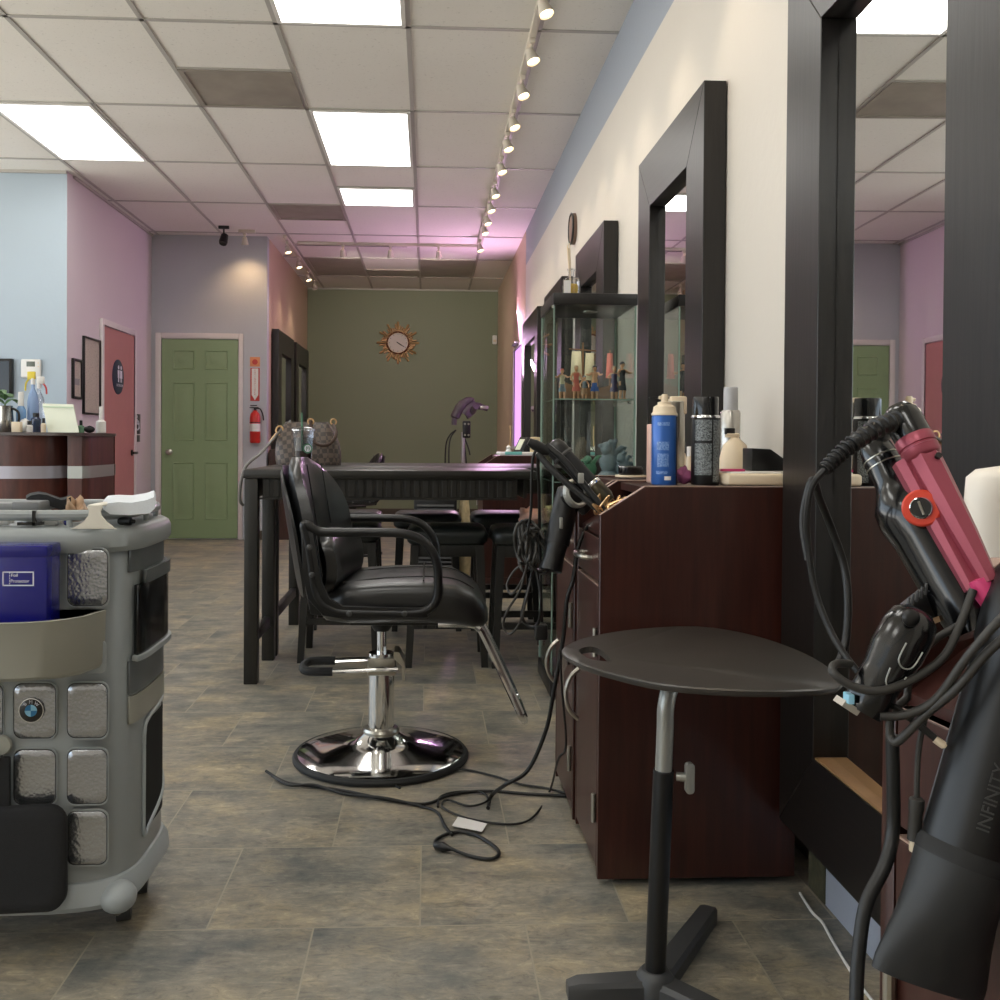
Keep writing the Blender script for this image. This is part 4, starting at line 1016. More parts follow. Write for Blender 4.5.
# ================================================================== LAPTOP TABLE
tz = .60
o = [(562, 652), (572, 642), (600, 634), (645, 628), (696, 626), (736, 631), (775, 641), (812, 656), (836, 672), (843, 681), (832, 688), (780, 690.5), (720, 689), (662, 684), (620, 675), (586, 665)]
pts = [PZ(x, y, tz) for x, y in o]
cen = sum(pts, V())/len(pts)
t = thing('laptop_table', 'small black rounded laptop table on a single pole, in front of the mahogany cabinet', 'side table', (cen.x, cen.y, 0))
out = catmull(pts, 6, True)
hole = catmull([PZ(x, y, tz) for x, y in ((579, 650), (590, 646.5), (601, 650), (611, 660), (603, 661), (588, 658))], 5, True)
def with_hole(m, outer, inner, z0, z1):
    # bridge: ring strip between outline and hole sampled to the same count by angle round the hole centre
    ic = sum(inner, V())/len(inner); N = 72
    def cast(poly, a):
        d = V((math.cos(a), math.sin(a), 0)); best = None
        for i in range(len(poly)):
            p, q = poly[i]-ic, poly[(i+1) % len(poly)]-ic; e_ = q-p; den = d.x*e_.y-d.y*e_.x
            if abs(den) < 1e-12: continue
            s = (p.x*e_.y-p.y*e_.x)/den; u = (p.x*d.y-p.y*d.x)/den
            if -1e-6 <= u <= 1+1e-6 and s > 0 and (best is None or s > best): best = s
        return ic+d*best
    A = [cast(outer, 2*PI*k/N) for k in range(N)]; B = [cast(inner, 2*PI*k/N) for k in range(N)]
    e = .004
    def sh(L, z, k): return [((p-ic)*(1-k/(p-ic).length)+ic).to_2d().to_3d()+V((0, 0, z)) for p in L]
    rings = [sh(B, z1, 0), sh(A, z1, e), sh(A, z1-e*.6, 0), sh(A, z0+e, 0), sh(A, z0, e), sh(B, z0, 0)]
    m.loft(rings, False, True)
m = MB(); with_hole(m, out, hole, tz-.012, tz); top = m.build('tabletop', 'tabletop_bl', t)
hub = PZ(655, 974, .036); hub.z = 0
up = P(663.5, 770, hub.y)
upz = up.z
poleT = V((up.x, hub.y, upz))
MB().cyl(hub+V((0, 0, .03)), poleT, .0188, seg=24).build('pole', 'blackp', t)
dirp = (poleT-hub).normalized(); bend = poleT+dirp*(tz-.062-upz)
MB().tube([poleT-dirp*.05, poleT, bend-dirp*.05, bend-dirp*.01, bend+V((.012, .010, .024)), bend+V((.045, .033, .034)), bend+V((.12, .09, .0345)), bend+V((.19, .14, .0345))], .0155, 16, smooth=5).build('upper_tube', 'alu', t)
MB().box(bend+V((.05, .02, .040)), bend+V((.22, .2, .0495)), .004).build('mounting_plate', 'blackp', t)
kn = poleT+V((.024, 0, -.012))
m = MB(); m.cyl(kn, kn+V((.018, -.006, 0)), .008, seg=12)
c0 = kn+V((.022, -.008, 0))
m.prism([(p[0], p[1]) for p in rrect(c0.x-.008, c0.z-.028, c0.x+.008, c0.z+.028, .007, 4)], 'Y', c0.y-.007, c0.y+.007, .003)
m.build('clamp_knob', 'alu', t)
def bar(a, b, w0, w1, h0, h1):
    a, b = V(a), V(b); d = (b-a).normalized(); s_ = V((-d.y, d.x, 0))
    rr = []
    for p, w_, h_ in ((a, w0, h0), (a+(b-a)*.5, (w0+w1)/2, (h0+h1)/2), (b-d*.02, w1, h1), (b, w1*.75, h1*.8)):
        rr.append([p-s_*w_, p-s_*w_*1.0+V((0, 0, h_*.75)), p-s_*w_*.75+V((0, 0, h_)), p+s_*w_*.75+V((0, 0, h_)), p+s_*w_+V((0, 0, h_*.75)), p+s_*w_])
    return rr
for x, y in ((567, 996), (710, 917), (742, 1034)):
    e_ = PZ(x, y, 0.0)
    MB().loft(bar(hub, e_, .026, .021, .034, .03)).build('foot', 'graphite', t)
MB().lathe([(.036, 0), (.036, .03), (.028, .042), (.024, .046)], hub, seg=24).build('hub', 'graphite', t)

# ================================================================== GREY TROLLEY CART
CX, CY, CA, CB = -.868, 2.085, .281, .185
NS = 4.2
def plan(k=0.0, n=96):
    out = []
    for i in range(n):
        a = 2*PI*i/n; c_, s_ = math.cos(a), math.sin(a)
        out.append((CX+(CA+k)*abs(c_)**(2/NS)*(1 if c_ >= 0 else -1), CY+(CB+k)*abs(s_)**(2/NS)*(1 if s_ >= 0 else -1)))
    return out
def cart_loft(m, secs):
    m.loft([[(p[0], p[1], z) for p in plan(k)] for z, k in secs]); return m
t = thing('salon_trolley', 'big grey plastic salon trolley cart on casters at the left edge of the photo', 'trolley', (CX, CY, 0))
cart_loft(MB(), [(.13, -.002), (.15, 0), (.775, 0), (.79, -.004)]).build('body', 'cartgrey', t)
cart_loft(MB(), [(.786, -.001), (.788, .012), (.798, .018), (.820, .018), (.831, .013), (.837, .004)]).build('top_rim', 'cartgrey', t)
cart_loft(MB(), [(.085, -.01), (.088, .008), (.10, .016), (.122, .014), (.140, .004), (.143, -.004)]).build('bumper', 'cartlight', t)
YFc = CY-CB
def cx(x): return P(x, 600, YFc).x
def cz(y): return P(60, y, YFc).z
# recessed hammered panels
def panel_at(x0, x1, y0, y1):
    r = rrect(cx(x0), cz(y1), cx(x1), cz(y0), .016, 5)
    mid = (sum(p[0] for p in r)/len(r), sum(p[1] for p in r)/len(r))
    ins = lambda k: [(p[0]+(mid[0]-p[0])*k, p[1]+(mid[1]-p[1])*k) for p in r]
    fr = MB().loft([[(p[0], YFc+.002, p[1]) for p in ins(-.06)], [(p[0], YFc-.0022, p[1]) for p in ins(-.05)], [(p[0], YFc-.0022, p[1]) for p in ins(-.015)], [(p[0], YFc-.0002, p[1]) for p in ins(.0)]], False).build('panel_frame', 'cartgrey', t, 60)
    MB().loft([[(p[0], YFc-.0001, p[1]) for p in ins(-.012)], [(p[0], YFc-.0012, p[1]) for p in ins(-.010)], [(p[0], YFc-.0012, p[1]) for p in ins(.02)]], True).build('panel_gap', 'blackp', fr, 60)
    MB().loft([[(p[0], YFc-.0013, p[1]) for p in ins(.022)], [(p[0], YFc-.0026, p[1]) for p in ins(.04)], [(p[0], YFc-.0018, p[1]) for p in ins(.3)], [(p[0], YFc-.0014, p[1]) for p in ins(.7)]], True).build('hammered_panel', 'hammer', fr, 60)
rows = ((549, 606), (683, 738), (749, 804), (811, 865)); colsx = ((67.5, 108), (14, 56.5), (-39, 3.5), (-92, -50))
for r_ in rows:
    for c_ in colsx: panel_at(c_[0], c_[1], *r_)
# little tongues under the tray
for c_ in colsx[:3]:
    MB().prism(rrect(cx(c_[0]+1), cz(673), cx(c_[1]-1), cz(640), .010, 4), 'Y', YFc-.006, YFc-.0005, .001, 1).build('tray_tab', 'cartgrey', t)
# emblem
e0 = V((cx(32.5), YFc-.0028, cz(709.5)))
em = MB().lathe([(.0225, 0), (.0225, .003), (.021, .004), (.001, .004)], e0, (0, -1, 0), 36).build('round_emblem', 'glossblack', t)
MB().lathe([(.0225, .001), (.0238, .0015), (.0236, .0034), (.0222, .0036)], e0, (0, -1, 0), 36, False).build('emblem_rim', 'chrome', em)
for q in range(4):
    a0 = q*PI/2; poly = [(e0.x, e0.z)]+[(e0.x+.0115*math.cos(a0+k*PI/16), e0.z+.0115*math.sin(a0+k*PI/16)) for k in range(9)]
    MB().prism(poly, 'Y', e0.y-.0048, e0.y-.0038).build('emblem_quarter', 'ltblue' if q % 2 == 0 else 'midblue', em)
for ch_, a in (('B', 130), ('M', 90), ('W', 50)):
    a = math.radians(a); text(ch_, .0085, (e0.x+.0165*math.cos(a), e0.y-.0046, e0.z+.0165*math.sin(a)), (math.sin(a), 0, -math.cos(a)), (math.cos(a), 0, math.sin(a)), 'emblem_letter', 'ink', em)
# front tray
yz0, yz1 = cz(673), cz(610)
def trayplan(k, dep):
    xr = cx(106)+k; xl = 2*CX-xr-.0; out = []
    n = 28
    for i in range(n+1):
        u = -1+2*i/n; x = (xr+xl)/2+(xr-xl)/2*u; y = YFc-dep*(1-abs(u)**4)**.5; out.append((x, y))
    out += [(xr, YFc+.0), (xl, YFc+.0)][::1]
    return out
m = MB()
def lf(z, k, dep): return [(p[0], p[1], z) for p in trayplan(k, dep)]
m.loft([lf(yz0+.012, -.010, .118), lf(yz0+.020, -.003, .130), lf(yz1-.004, 0, .140), lf(yz1, .001, .143), lf(yz1+.001, -.003, .138), lf(yz0+.024, -.010, .124)], True)
m.build('front_tray', 'trayolive', t, 50)
# side tray with dark insert + seams at the right end
def side_band(k0, k1, z0, z1, a0, a1, name, mt, n=26, par=t):
    out, inn = [], []
    for i in range(n+1):
        a = math.radians(a0+(a1-a0)*i/n); c_, s_ = math.cos(a), math.sin(a)
        f = lambda k: (CX+(CA+k)*abs(c_)**(2/NS)*(1 if c_ >= 0 else -1), CY+(CB+k)*abs(s_)**(2/NS)*(1 if s_ >= 0 else -1))
        out.append(f(k1)); inn.append(f(k0))
    return MB().prism(out+inn[::-1], 'Z', z0, z1, .0012, 1).build(name, mt, par, 50)
def sz(y): return P(155, y, 2.0).z
side_band(.0005, .004, sz(570), sz(547), -25, 44, 'side_bin', 'cartdark')
side_band(.0005, .004, sz(690), sz(657), -25, 44, 'side_bin', 'cartdark')
side_band(.0005, .005, sz(719), sz(692), -25, 44, 'side_bin', 'trayolive')
side_band(.004, .013, sz(652), sz(583), -19, 40, 'side_pocket', 'glossblack')
side_band(.004, .019, sz(657), sz(652), -22, 42, 'pocket_rim', 'cartlight')
side_band(.010, .017, sz(583), sz(570), -10, 42, 'pocket_rim', 'cartdark')
# low side opening: its shade painted as a flat black band, with pale rim
side_band(.0005, .0025, sz(838), sz(728), -4, 34, 'recess_shade', mat('matt_black_shade', c(8, 8, 8), .8))
pp = []
for a, z in ((-5, 748), (-4.5, 736), (-2, 726), (8, 718), (34, 712), (36, 740), (36, 790), (22, 812), (6, 824), (-1, 836), (-4, 841), (-5.2, 830), (-5.2, 790)):
    a = math.radians(a); c_, s_ = math.cos(a), math.sin(a); k = .003
    pp.append((CX+(CA+k)*abs(c_)**(2/NS), CY+(CB+k)*abs(s_)**(2/NS)*(1 if s_ >= 0 else -1), sz(z)))
MB().tube(pp, .0045, 8, closed=True, smooth=4).build('recess_rim', 'cartlight', t)
# guard rail above the rim
rl = [(p[0], p[1], cz(516)) for p in plan(-.012, 64)]
m = MB(); m.tube([(p[0], p[1], p[2]) for p in rl], .0105, 10, closed=True); m.build('guard_rail', 'cartgrey', t)
m = MB(); pl = plan(-.012, 64)
for i in range(0, 64, 4): m.cyl((pl[i][0], pl[i][1], .835), (pl[i][0], pl[i][1], cz(516)), .006, seg=8)
m.build('rail_post', 'cartgrey', t)
for x, y in ((CX+CA-.055, CY-CB+.05), (CX-CA+.055, CY-CB+.05), (CX+CA-.055, CY+CB-.05), (CX-CA+.055, CY+CB-.05)):
    sg_ = 1 if x > CX else -1; m = MB(); m.ell((x+(.036 if y < CY else -.02)*sg_, y-(.020 if y < CY else .0), .105), (.036, .037, .031), 16, 10); b_ = m.build('corner_boss', 'cartlight', t)
    yc_ = y+(.10 if y < CY else -.05); m = MB(); m.box((x-.012, yc_, .045), (x+.012, yc_+.025, .09), .004).lathe([(.012, -.016), (.026, -.014), (.026, .014), (.012, .016)], (x+.01, yc_, .0262), (1, .25, 0), 18); m.build('caster', 'graphite', t)
    MB().ell((x+.003, yc_-.024, .032), (.013, .008, .013), 14, 10).build('caster_cap', 'chrome', t)
# things carried by the cart
bx0, bx1, bzt, bzb = P(-16, 590, YFc-.095).x, P(47, 590, YFc-.095).x, P(40, 546, YFc-.095).z, cz(629)
yb1 = YFc-.03; yb0 = YFc-.095
t = thing('card_box', 'royal blue carton with white framed print standing in the front tray of the trolley', 'box', ((bx0+bx1)/2, (yb0+yb1)/2, bzb))
zb_ = yz0+.03
bxd = MB().box((bx0, yb0, zb_), (bx1, yb1, bzt), .004).build('carton', 'bluebox', t)
MB().box((bx0-.001, yb0-.0012, bzt-.022), (bx1+.001, yb1+.001, bzt+.001), .004).build('lid_flap', 'bluebox', t)
lx0, lx1 = P(2.5, 580, yb0).x, P(34, 580, yb0).x; lz0, lz1 = P(18, 586, yb0).z, P(18, 571.5, yb0).z
m = MB(); w_ = .0022
for a, b in (((lx0, lz0), (lx1, lz0+w_)), ((lx0, lz1-w_), (lx1, lz1)), ((lx0, lz0), (lx0+w_, lz1)), ((lx1-w_, lz0), (lx1, lz1))): m.box((a[0], yb0-.0008, a[1]), (b[0], yb0+.0002, b[1]))
xs = lx0+(lx1-lx0)*.22
for k in range(5): zz = lz0+(lz1-lz0)*(.12+.18*k); m.box((xs, yb0-.0008, zz), (xs+.001, yb0+.0002, zz+.003))
m.build('printed_frame', 'ink', t)
text('Foil', .0085, (xs+.003, yb0-.0006, lz0+(lz1-lz0)*.74), (1, 0, 0), (0, 0, 1), 'lettering', 'ink', t, align='LEFT')
text('Protector', .0085, (xs+.002, yb0-.0006, lz0+(lz1-lz0)*.34), (1, 0, 0), (0, 0, 1), 'lettering', 'ink', t, align='LEFT')
# black fabric pad hanging from a clip
px0, px1, pz0, pz1 = P(-45, 860, YFc-.03).x, P(65, 860, YFc-.03).x, P(30, 912, YFc-.03).z, P(30, 809, YFc-.03).z
t = thing('fabric_pad', 'black fabric pad on a black strap hanging low on the trolley front', 'pad', ((px0+px1)/2, YFc-.02, pz0))
rr = []
for y, k in ((YFc-.020, .0), (YFc-.024, -.003), (YFc-.036, -.003), (YFc-.042, .004), (YFc-.044, .02)):
    rr.append([(p[0], y, p[1]+.006*(p[0]-px0)/(px1-px0)) for p in rrect(px0+k, pz0+k, px1-k, pz1-k, .035, 6)])
MB().loft(rr).build('pad', 'fabric_bk', t, 50)
sx0, sx1 = P(-16, 780, YFc).x, P(16, 780, YFc).x
MB().box((sx0, YFc-.03, pz1-.02), (sx1, YFc-.02, cz(752)), .003).build('strap', 'fabric_bk', t)
MB().lathe([(.018, 0), (.020, .004), (.018, .010), (.001, .011)], (cx(4), YFc-.0045, cz(743)), (0, -1, 0), 20).build('grey_clip', 'trayolive', t)
MB().tube([(cx(4), YFc-.018, cz(748)), (cx(4)+.004, YFc-.034, cz(752)), (cx(4), YFc-.036, cz(760)), (cx(4)-.005, YFc-.03, cz(754))], .003, 8, smooth=4).build('snap_hook', 'chrome', t)
# on top of the cart
ztop = .8375
def on(x, D): return P(x, 500, D).x
m = MB(); 
t = thing('plastic_case', 'grey plastic case with a black clip lying across the trolley rail', 'case', (on(28, 1.95), 1.95, .86))
z0, z1 = P(30, 511, 1.95).z, P(30, 501, 1.95).z
MB().box((on(15, 1.95), 1.93, z0), (on(43, 1.95), 2.02, z1), .005).build('case', mat('grey_case', c(120, 122, 124), .4), t)
MB().box((on(-14, 1.97), 1.96, z0-.002), (on(14.5, 1.97), 2.0, z1-.005), .004).build('sleeve', mat('grey_sleeve', c(138, 140, 142), .4), t)
m = MB(); m.box((on(32, 1.9), YFc-.012+.012, ztop+.003), (on(35, 1.9), YFc-.002+.012, z0+.004)).box((on(17, 1.9), YFc+.0, ztop+.004), (on(40, 1.9), YFc+.022, ztop+.010)); m.build('black_clip', 'glossblack', t)
# dark cloth fold
def ribbon(name, m_, pts, w_, label, cat, th=.006):
    m = MB(); rr = []
    for p, q in pts: rr.append([V(p)+V((0, 0, -th/2)), V(q)+V((0, 0, -th/2)), V(q)+V((0, 0, th/2)), V(p)+V((0, 0, th/2))])
    return tag(m.loft(rr).build(name, m_, None, 60), label, cat)
zz = lambda y, D=2.05: P(60, y, D).z
ribbon('cloth', 'fabric_bk', [((on(x, 1.98), 1.985, zz(y, 1.985)), (on(x, 2.2), 2.20, zz(y-1.2, 2.2)+.004)) for x, y in ((26, 503), (30, 500.5), (38, 499), (46, 500), (54, 503), (60, 505), (66, 504), (70, 502))], 0, 'black cloth lying in folds on top of the trolley behind the grey case', 'cloth', .02)
blob('hair_clips', mat('brown_hair_clips', c(178, 146, 116), .5, var=.3, scale=90), 'pile of tan hair clips on top of the trolley between black cloth and cream collar', 'hair clips', (on(76, 2.0), 2.0, ztop+.003), (.022, .035, .038), 11, amp=.5)
# cream collar draped over rail
m = MB(); yv = YFc-.004
out = [(70, 529), (77, 526.5), (84, 522), (89, 516), (90, 511), (87, 507), (88, 505), (102, 505), (103, 507), (100, 511), (101, 516), (106, 522), (112, 526.5), (117, 529)]
m.prism([(P(x, y, yv).x, P(x, y, yv).z) for x, y in out][::-1], 'Y', yv-.002, yv+.003, .001, 1)
m.box((P(88, 506, YFc).x, YFc+.003, cz(506.5)), (P(102, 506, YFc).x, YFc+.09, cz(504.5)), .001)
tag(m.build('neck_guard', mat('cream_vinyl', c(222, 216, 202), .45)), 'cream vinyl neck guard draped over the trolley rail', 'neck guard')
# towels
t = thing('towel', 'folded white towel with pale print on the right of the trolley top', 'towel', (on(125, 2.0), 2.02, ztop))
rr = []
for y_, k in ((YFc+.03, 0), (YFc+.25, 0)):
    pass
m = MB(); ring = []
for D in (YFc+.025, YFc+.10, YFc+.2, YFc+.28):
    pts_ = [(P(x, y, D).x, D, P(x, y, YFc+.03).z) for x, y in ((103, 509), (108, 503), (118, 502), (132, 502.5), (146, 500), (154, 497), (156, 501), (155, 508), (150, 513), (130, 515), (110, 514))]
    ring.append(pts_)
m.loft(ring); m.build('folded_towel', mat('white_towel', c(214, 218, 222), .8, var=.05, bmp=.4, bscale=300), t, 50)
# small bits behind the rail
def bottle(name, label, cat, o, r, h, body, capm, caph=.25, neck=.5, group=None, seg=16):
    t = thing(name, label, cat, o, 0, group)
    MB().lathe([(r*.9, 0), (r, h*.02), (r, h*(1-caph)*.86), (r*neck, h*(1-caph)), (r*neck, h*(1-caph)+.001)], o, seg=seg).build('body', body, t)
    MB().lathe([(r*neck*1.1, h*(1-caph)), (r*neck*1.1, h*.98), (r*neck*.9, h)], o, seg=seg).build('cap', capm, t)
    return t
def lying(name, label, cat, a, b, r, m_, capm=None):
    t = thing(name, label, cat, a)
    a, b = V(a), V(b); d = b-a
    MB().lathe([(r*.8, 0), (r, .004), (r, d.length*.75), (r*.5, d.length*.8)], a, d, 14).build('tube', m_, t)
    MB().lathe([(r*.55, d.length*.8), (r*.5, d.length)], a, d, 12).build('cap', capm or m_, t)
lying('squeeze_tube', 'small white tube lying on the trolley top behind the rail', 'tube', (on(42, 1.93), 1.935, ztop+.009), (on(60, 1.93), 1.94, ztop+.009), .008, 'white')
lying('cap', 'small blue cap lying on the trolley top next to the cream neck guard', 'cap', (on(64, 1.93), 1.935, ztop+.007), (on(71, 1.93), 1.935, ztop+.007), .007, 'bluebox')
lying('brush_handle', 'dark round brush lying behind the trolley rail at the right', 'brush', (on(116, 1.94), 1.96, ztop+.008), (on(133, 1.94), 1.95, ztop+.008), .008, 'blackp')
lying('squeeze_tube', 'white tube lying at the left edge of the trolley top', 'tube', (on(-8, 1.93), 1.935, ztop+.008), (on(12, 1.93), 1.94, ztop+.008), .007, 'white')

# ================================================================== CANS AND BOTTLES ON THE STATION
zt = .9115
def can(name, label, px, D, r, h, parts, cat='spray can'):
    o = P(px, 470, D); o = V((o.x, D, zt)); t = thing(name, label, cat, o, 0)
    return o, t
o, t = can('spray_can', 'tall blue spray can with cream nozzle on top of the mahogany station', 664, 2.24, .03, .2, None)
r = .0295; Hb = P(664, 415.5, 2.24).z-zt
MB().lathe([(r*.95, 0), (r, .004), (r, Hb-.004), (r*.97, Hb)], o, seg=32).build('body', 'bluecan', t)
MB().lathe([(r*1.03, Hb), (r*1.03, Hb+.004), (r*.93, Hb+.008), (r*.86, Hb+.020), (r*.55, Hb+.026), (r*.55, Hb+.031), (r*.3, Hb+.033)], o, seg=28).build('shoulder', 'cream', t)
m = MB(); m.lathe([(.008, Hb+.03), (.009, Hb+.045), (.006, Hb+.05)], o, seg=12).box(o+V((-.014, -.004, Hb+.038)), o+V((0, .004, Hb+.046)), .002); m.build('nozzle', 'cream', t)
def wrap(r, a0, a1, z0, z1, m_, name, par, o, n=10):
    rr = [[(o.x+r*math.sin(math.radians(a0+(a1-a0)*i/n)), o.y-r*math.cos(math.radians(a0+(a1-a0)*i/n)), o.z+z) for z in (z0, z1)] for i in range(n+1)]
    vs = [p for q in rr for p in q]; fs = [(2*i, 2*i+2, 2*i+3, 2*i+1) for i in range(n)]
    r2 = r-.0006; N = len(vs); vs += [(o.x+(p[0]-o.x)*r2/r, o.y+(p[1]-o.y)*r2/r, p[2]) for p in vs]
    fs += [tuple(N+k for k in reversed(f)) for f in fs] + [(0, 1, N+1, N), (2*n, N+2*n, N+2*n+1, 2*n+1)]
    return MB().raw(vs, fs).build(name, m_, par, 60)
for a, b, z0, z1 in ((-48, 8, .50, .62), (-44, 6, .26, .45), (-50, 2, .155, .20), (-46, 10, .85, .90)):
    wrap(r+.0008, a, b, Hb*(z0+0), Hb*z1, 'bluetext', 'printed_label', t, o)
wrap(r+.0008, -12, 18, Hb*.07, Hb*.125, 'white', 'barcode_label', t, o)
wrap(r+.0008, 52, 82, Hb*.0, Hb*.98, 'blackp', 'dark_stripe', t, o)
o, t = can('spray_can', 'black spray can covered in small print with its black cap on', 705, 2.24, .033, .2, None)
r = .0325; Hb = P(705, 418, 2.24).z-zt; Hc = P(705, 397, 2.24).z-zt
MB().lathe([(r*.96, 0), (r, .003), (r, Hb-.006), (r*.95, Hb)], o, seg=32).build('body', 'blackp', t)
wrap(r+.0008, -62, 10, Hb*.15, Hb*.62, 'blacktext', 'printed_label', t, o); wrap(r+.0008, -62, 10, Hb*.66, Hb*.97, 'blacktext', 'printed_label', t, o); wrap(r+.0008, 17, 62, Hb*.05, Hb*.97, 'blacktext', 'printed_label', t, o)
MB().lathe([(r*1.04, Hb), (r*1.05, Hb+.003), (r*1.0, Hb+.006)], o, seg=32).build('metal_rim', 'chrome', t)
MB().lathe([(r*.92, Hb+.005), (r*.92, Hc-.003), (r*.88, Hc), (.001, Hc)], o, seg=32).build('cap', 'glossblack', t)
# cream cap-like bottle behind blue can
D = 2.40; o = V((P(673, 470, D).x, D, zt)); t = thing('pump_bottle', 'tan bottle with black pump arm standing right behind the blue spray can', 'bottle', o)
Ht = P(673, 396.5, D).z-zt
MB().lathe([(.026, 0), (.028, .004), (.028, Ht-.014), (.026, Ht-.012)], o, seg=24).build('body', 'satin', t)
MB().box(o+V((-.012, -.018, Ht-.045)), o+V((.03, .02, Ht)), .004).build('pump_head', 'cream', t)
MB().box(o+V((-.062, -.005, Ht-.006)), o+V((.0, .005, Ht-.0015)), .001).build('pump_spout', 'blackp', t)
D = 2.33; o = V((P(651.5, 470, D).x, D, zt)); t = thing('carton', 'slim pale pink carton half hidden behind the blue spray can', 'box', o)
MB().box(o+V((-.006, -.015, 0)), o+V((.02, .03, P(651, 424, D).z-zt)), .002).build('box_body', mat('pale_pink_card', c(214, 176, 162), .5), t)
D = 2.62; o = V((P(730, 470, D).x, D, zt)); t = thing('mousse_can', 'silver bottle with grey cap standing behind the black spray can', 'bottle', o)
Ht = P(727, 387, D).z-zt
MB().lathe([(.026, 0), (.027, .004), (.027, Ht*.72), (.024, Ht*.745)], o, seg=28).build('body', mat('pearl_silver', c(196, 192, 184), .22, .6), t)
MB().lathe([(.0195, Ht*.74), (.0195, Ht-.003), (.017, Ht), (.001, Ht)], o, seg=24).build('cap', mat('grey_frost_cap', c(176, 176, 178), .4), t)
D = 2.5; o = V((P(733, 470, D).x, D, zt)); t = thing('spray_bottle', 'cream cone-shaped spray bottle with small black nozzle behind the white box', 'bottle', o)
Ht = P(730, 428, D).z-zt
MB().lathe([(.046, 0), (.046, .03), (.030, Ht*.68), (.012, Ht*.80), (.010, Ht*.82)], o+V((.004, 0, 0)), seg=28).build('body', 'cream', t)
MB().box(o+V((-.02, -.01, Ht*.82)), o+V((.014, .01, Ht*.9)), .002).build('neck', 'cream', t)
MB().box(o+V((-.022, -.009, Ht*.88)), o+V((.002, .009, Ht)), .002).build('nozzle', 'blackp', t)
D = 2.225; o = V((P(753, 470, D).x, D, zt)); t = thing('plastic_tray', 'low cream plastic tray on top of the mahogany station beside the black spray can', 'tray', o)
x0, x1 = P(721, 470, D).x,   .83; hh = P(730, 473, D).z-zt
MB().box((x0, 2.18, zt), (x1, 2.40, zt+hh), .008, 3).build('tray_body', 'cream', t)
MB().box((x0+.015, 2.2, zt+hh-.001), (x1-.01, 2.38, zt+hh+.003), .003).build('tray_lid', 'white', t)
ztl = zt+hh+.0035
t = thing('plastic_holder', 'black plastic wedge-shaped holder on the cream tray beside the near mirror frame', 'holder', (.76, 2.3, ztl))
MB().prism([(P(749, 470, 2.3).x, ztl), (P(749, 448, 2.3).x, P(749, 448, 2.3).z), (P(768, 449, 2.3).x, P(768, 449, 2.3).z), (P(782, 459, 2.3).x, P(782, 459, 2.3).z), (P(782, 470, 2.3).x, ztl)], 'Y', 2.28, 2.35, .003).build('holder_body', 'blackp', t)
blob('hair_tie', 'pinkcloth', 'mauve scrunched hair tie on the station between blue and black spray cans', 'hair tie', (P(684, 478, 2.26).x, 2.26, zt), (.016, .022, .038), 21, amp=.25)
t = thing('comb', 'magenta comb lying on the cream tray', 'comb', (P(735, 468, 2.215).x, 2.22, ztl))
MB().box((P(720, 468, 2.24).x, 2.232, ztl), (P(744, 468, 2.24).x, 2.240, ztl+.006), .001).build('spine', 'hotpink', t)
m = MB()
for k in range(16): xx = P(721, 468, 2.24).x+k*.0034; m.box((xx, 2.240, ztl+.0015), (xx+.0016, 2.262, ztl+.004))
m.build('teeth', 'hotpink', t)
for px, D, h, r, mt, cp, lb in ((682, 2.66, .10, .012, 'cream', 'blackp', 'slim cream tube with black cap behind the mauve hair tie, left of its neighbour'), (689.5, 2.60, .088, .010, 'cream', 'white', 'small cream bottle with white cap behind the mauve hair tie, right of the slim tube')):
    o = V((P(px, 470, D).x, D, zt)); bottle('bottle', lb, 'bottle', o, r, h, mt, cp, .3, .7)
# far cabinet: black round jar and cream lid
D = 2.72; o = V((P(631, 470, D).x, D, zt)); t = thing('jar', 'low black round jar on the farther mahogany cabinet, left of the blue can', 'jar', o)
MB().lathe([(.034, 0), (.036, .004), (.036, .022), (.033, .025), (.001, .025)], o+V((0, 0, .006)), seg=28).build('jar_body', 'glossblack', t)
MB().lathe([(.044, 0), (.045, .003), (.044, .0055), (.001, .0055)], o, seg=28).build('saucer', 'cream', t)
# gold clips on the tool deck
t = thing('clip_bunch', 'bunch of gold hair clips in the slanted tool deck of the near mahogany cabinet', 'hair clips', (.43, 2.30, .83))
R_ = random.Random(4)
for k in range(12):
    p = V((.40+R_.random()*.05, 2.22+R_.random()*.1, .835+R_.random()*.02)); d = V((R_.uniform(-1, 1), R_.uniform(-.6, .6), R_.uniform(.2, 1))).normalized(); s_ = d.orthogonal().normalized()*.006
    MB().tube([p-s_, p+d*.02-s_*1.3, p+d*.045, p+d*.02+s_*1.3, p+s_], .0028, 6, smooth=4, closed=True).build('clip', 'gold', t)
MB().tube([P(606, 508, 2.3), P(612, 498, 2.3), P(620, 507, 2.3)], .002, 6).build('wire_clip', 'gold', t)

# ================================================================== TOOLS HANGING ON THE MAHOGANY STATIONS
def cord(label, pts, r=.0035, m_='cord', name='extension_cord', smooth=8, cat='cord', par=None):
    if par is not None: return MB().tube(pts, r, 8, smooth=smooth).build('power_cord', m_, par, 60)
    return tag(MB().tube(pts, r, 8, smooth=smooth).build(name, m_, None, 60), label, cat)
def axis_lathe(name, m_, a, b, prof, par, seg=18, sx=1, sy=1):
    a, b = V(a), V(b); L = (b-a).length
    return MB().lathe([(r, z*L) for r, z in prof], a, b-a, seg, sx=sx, sy=sy).build(name, m_, par, 50)
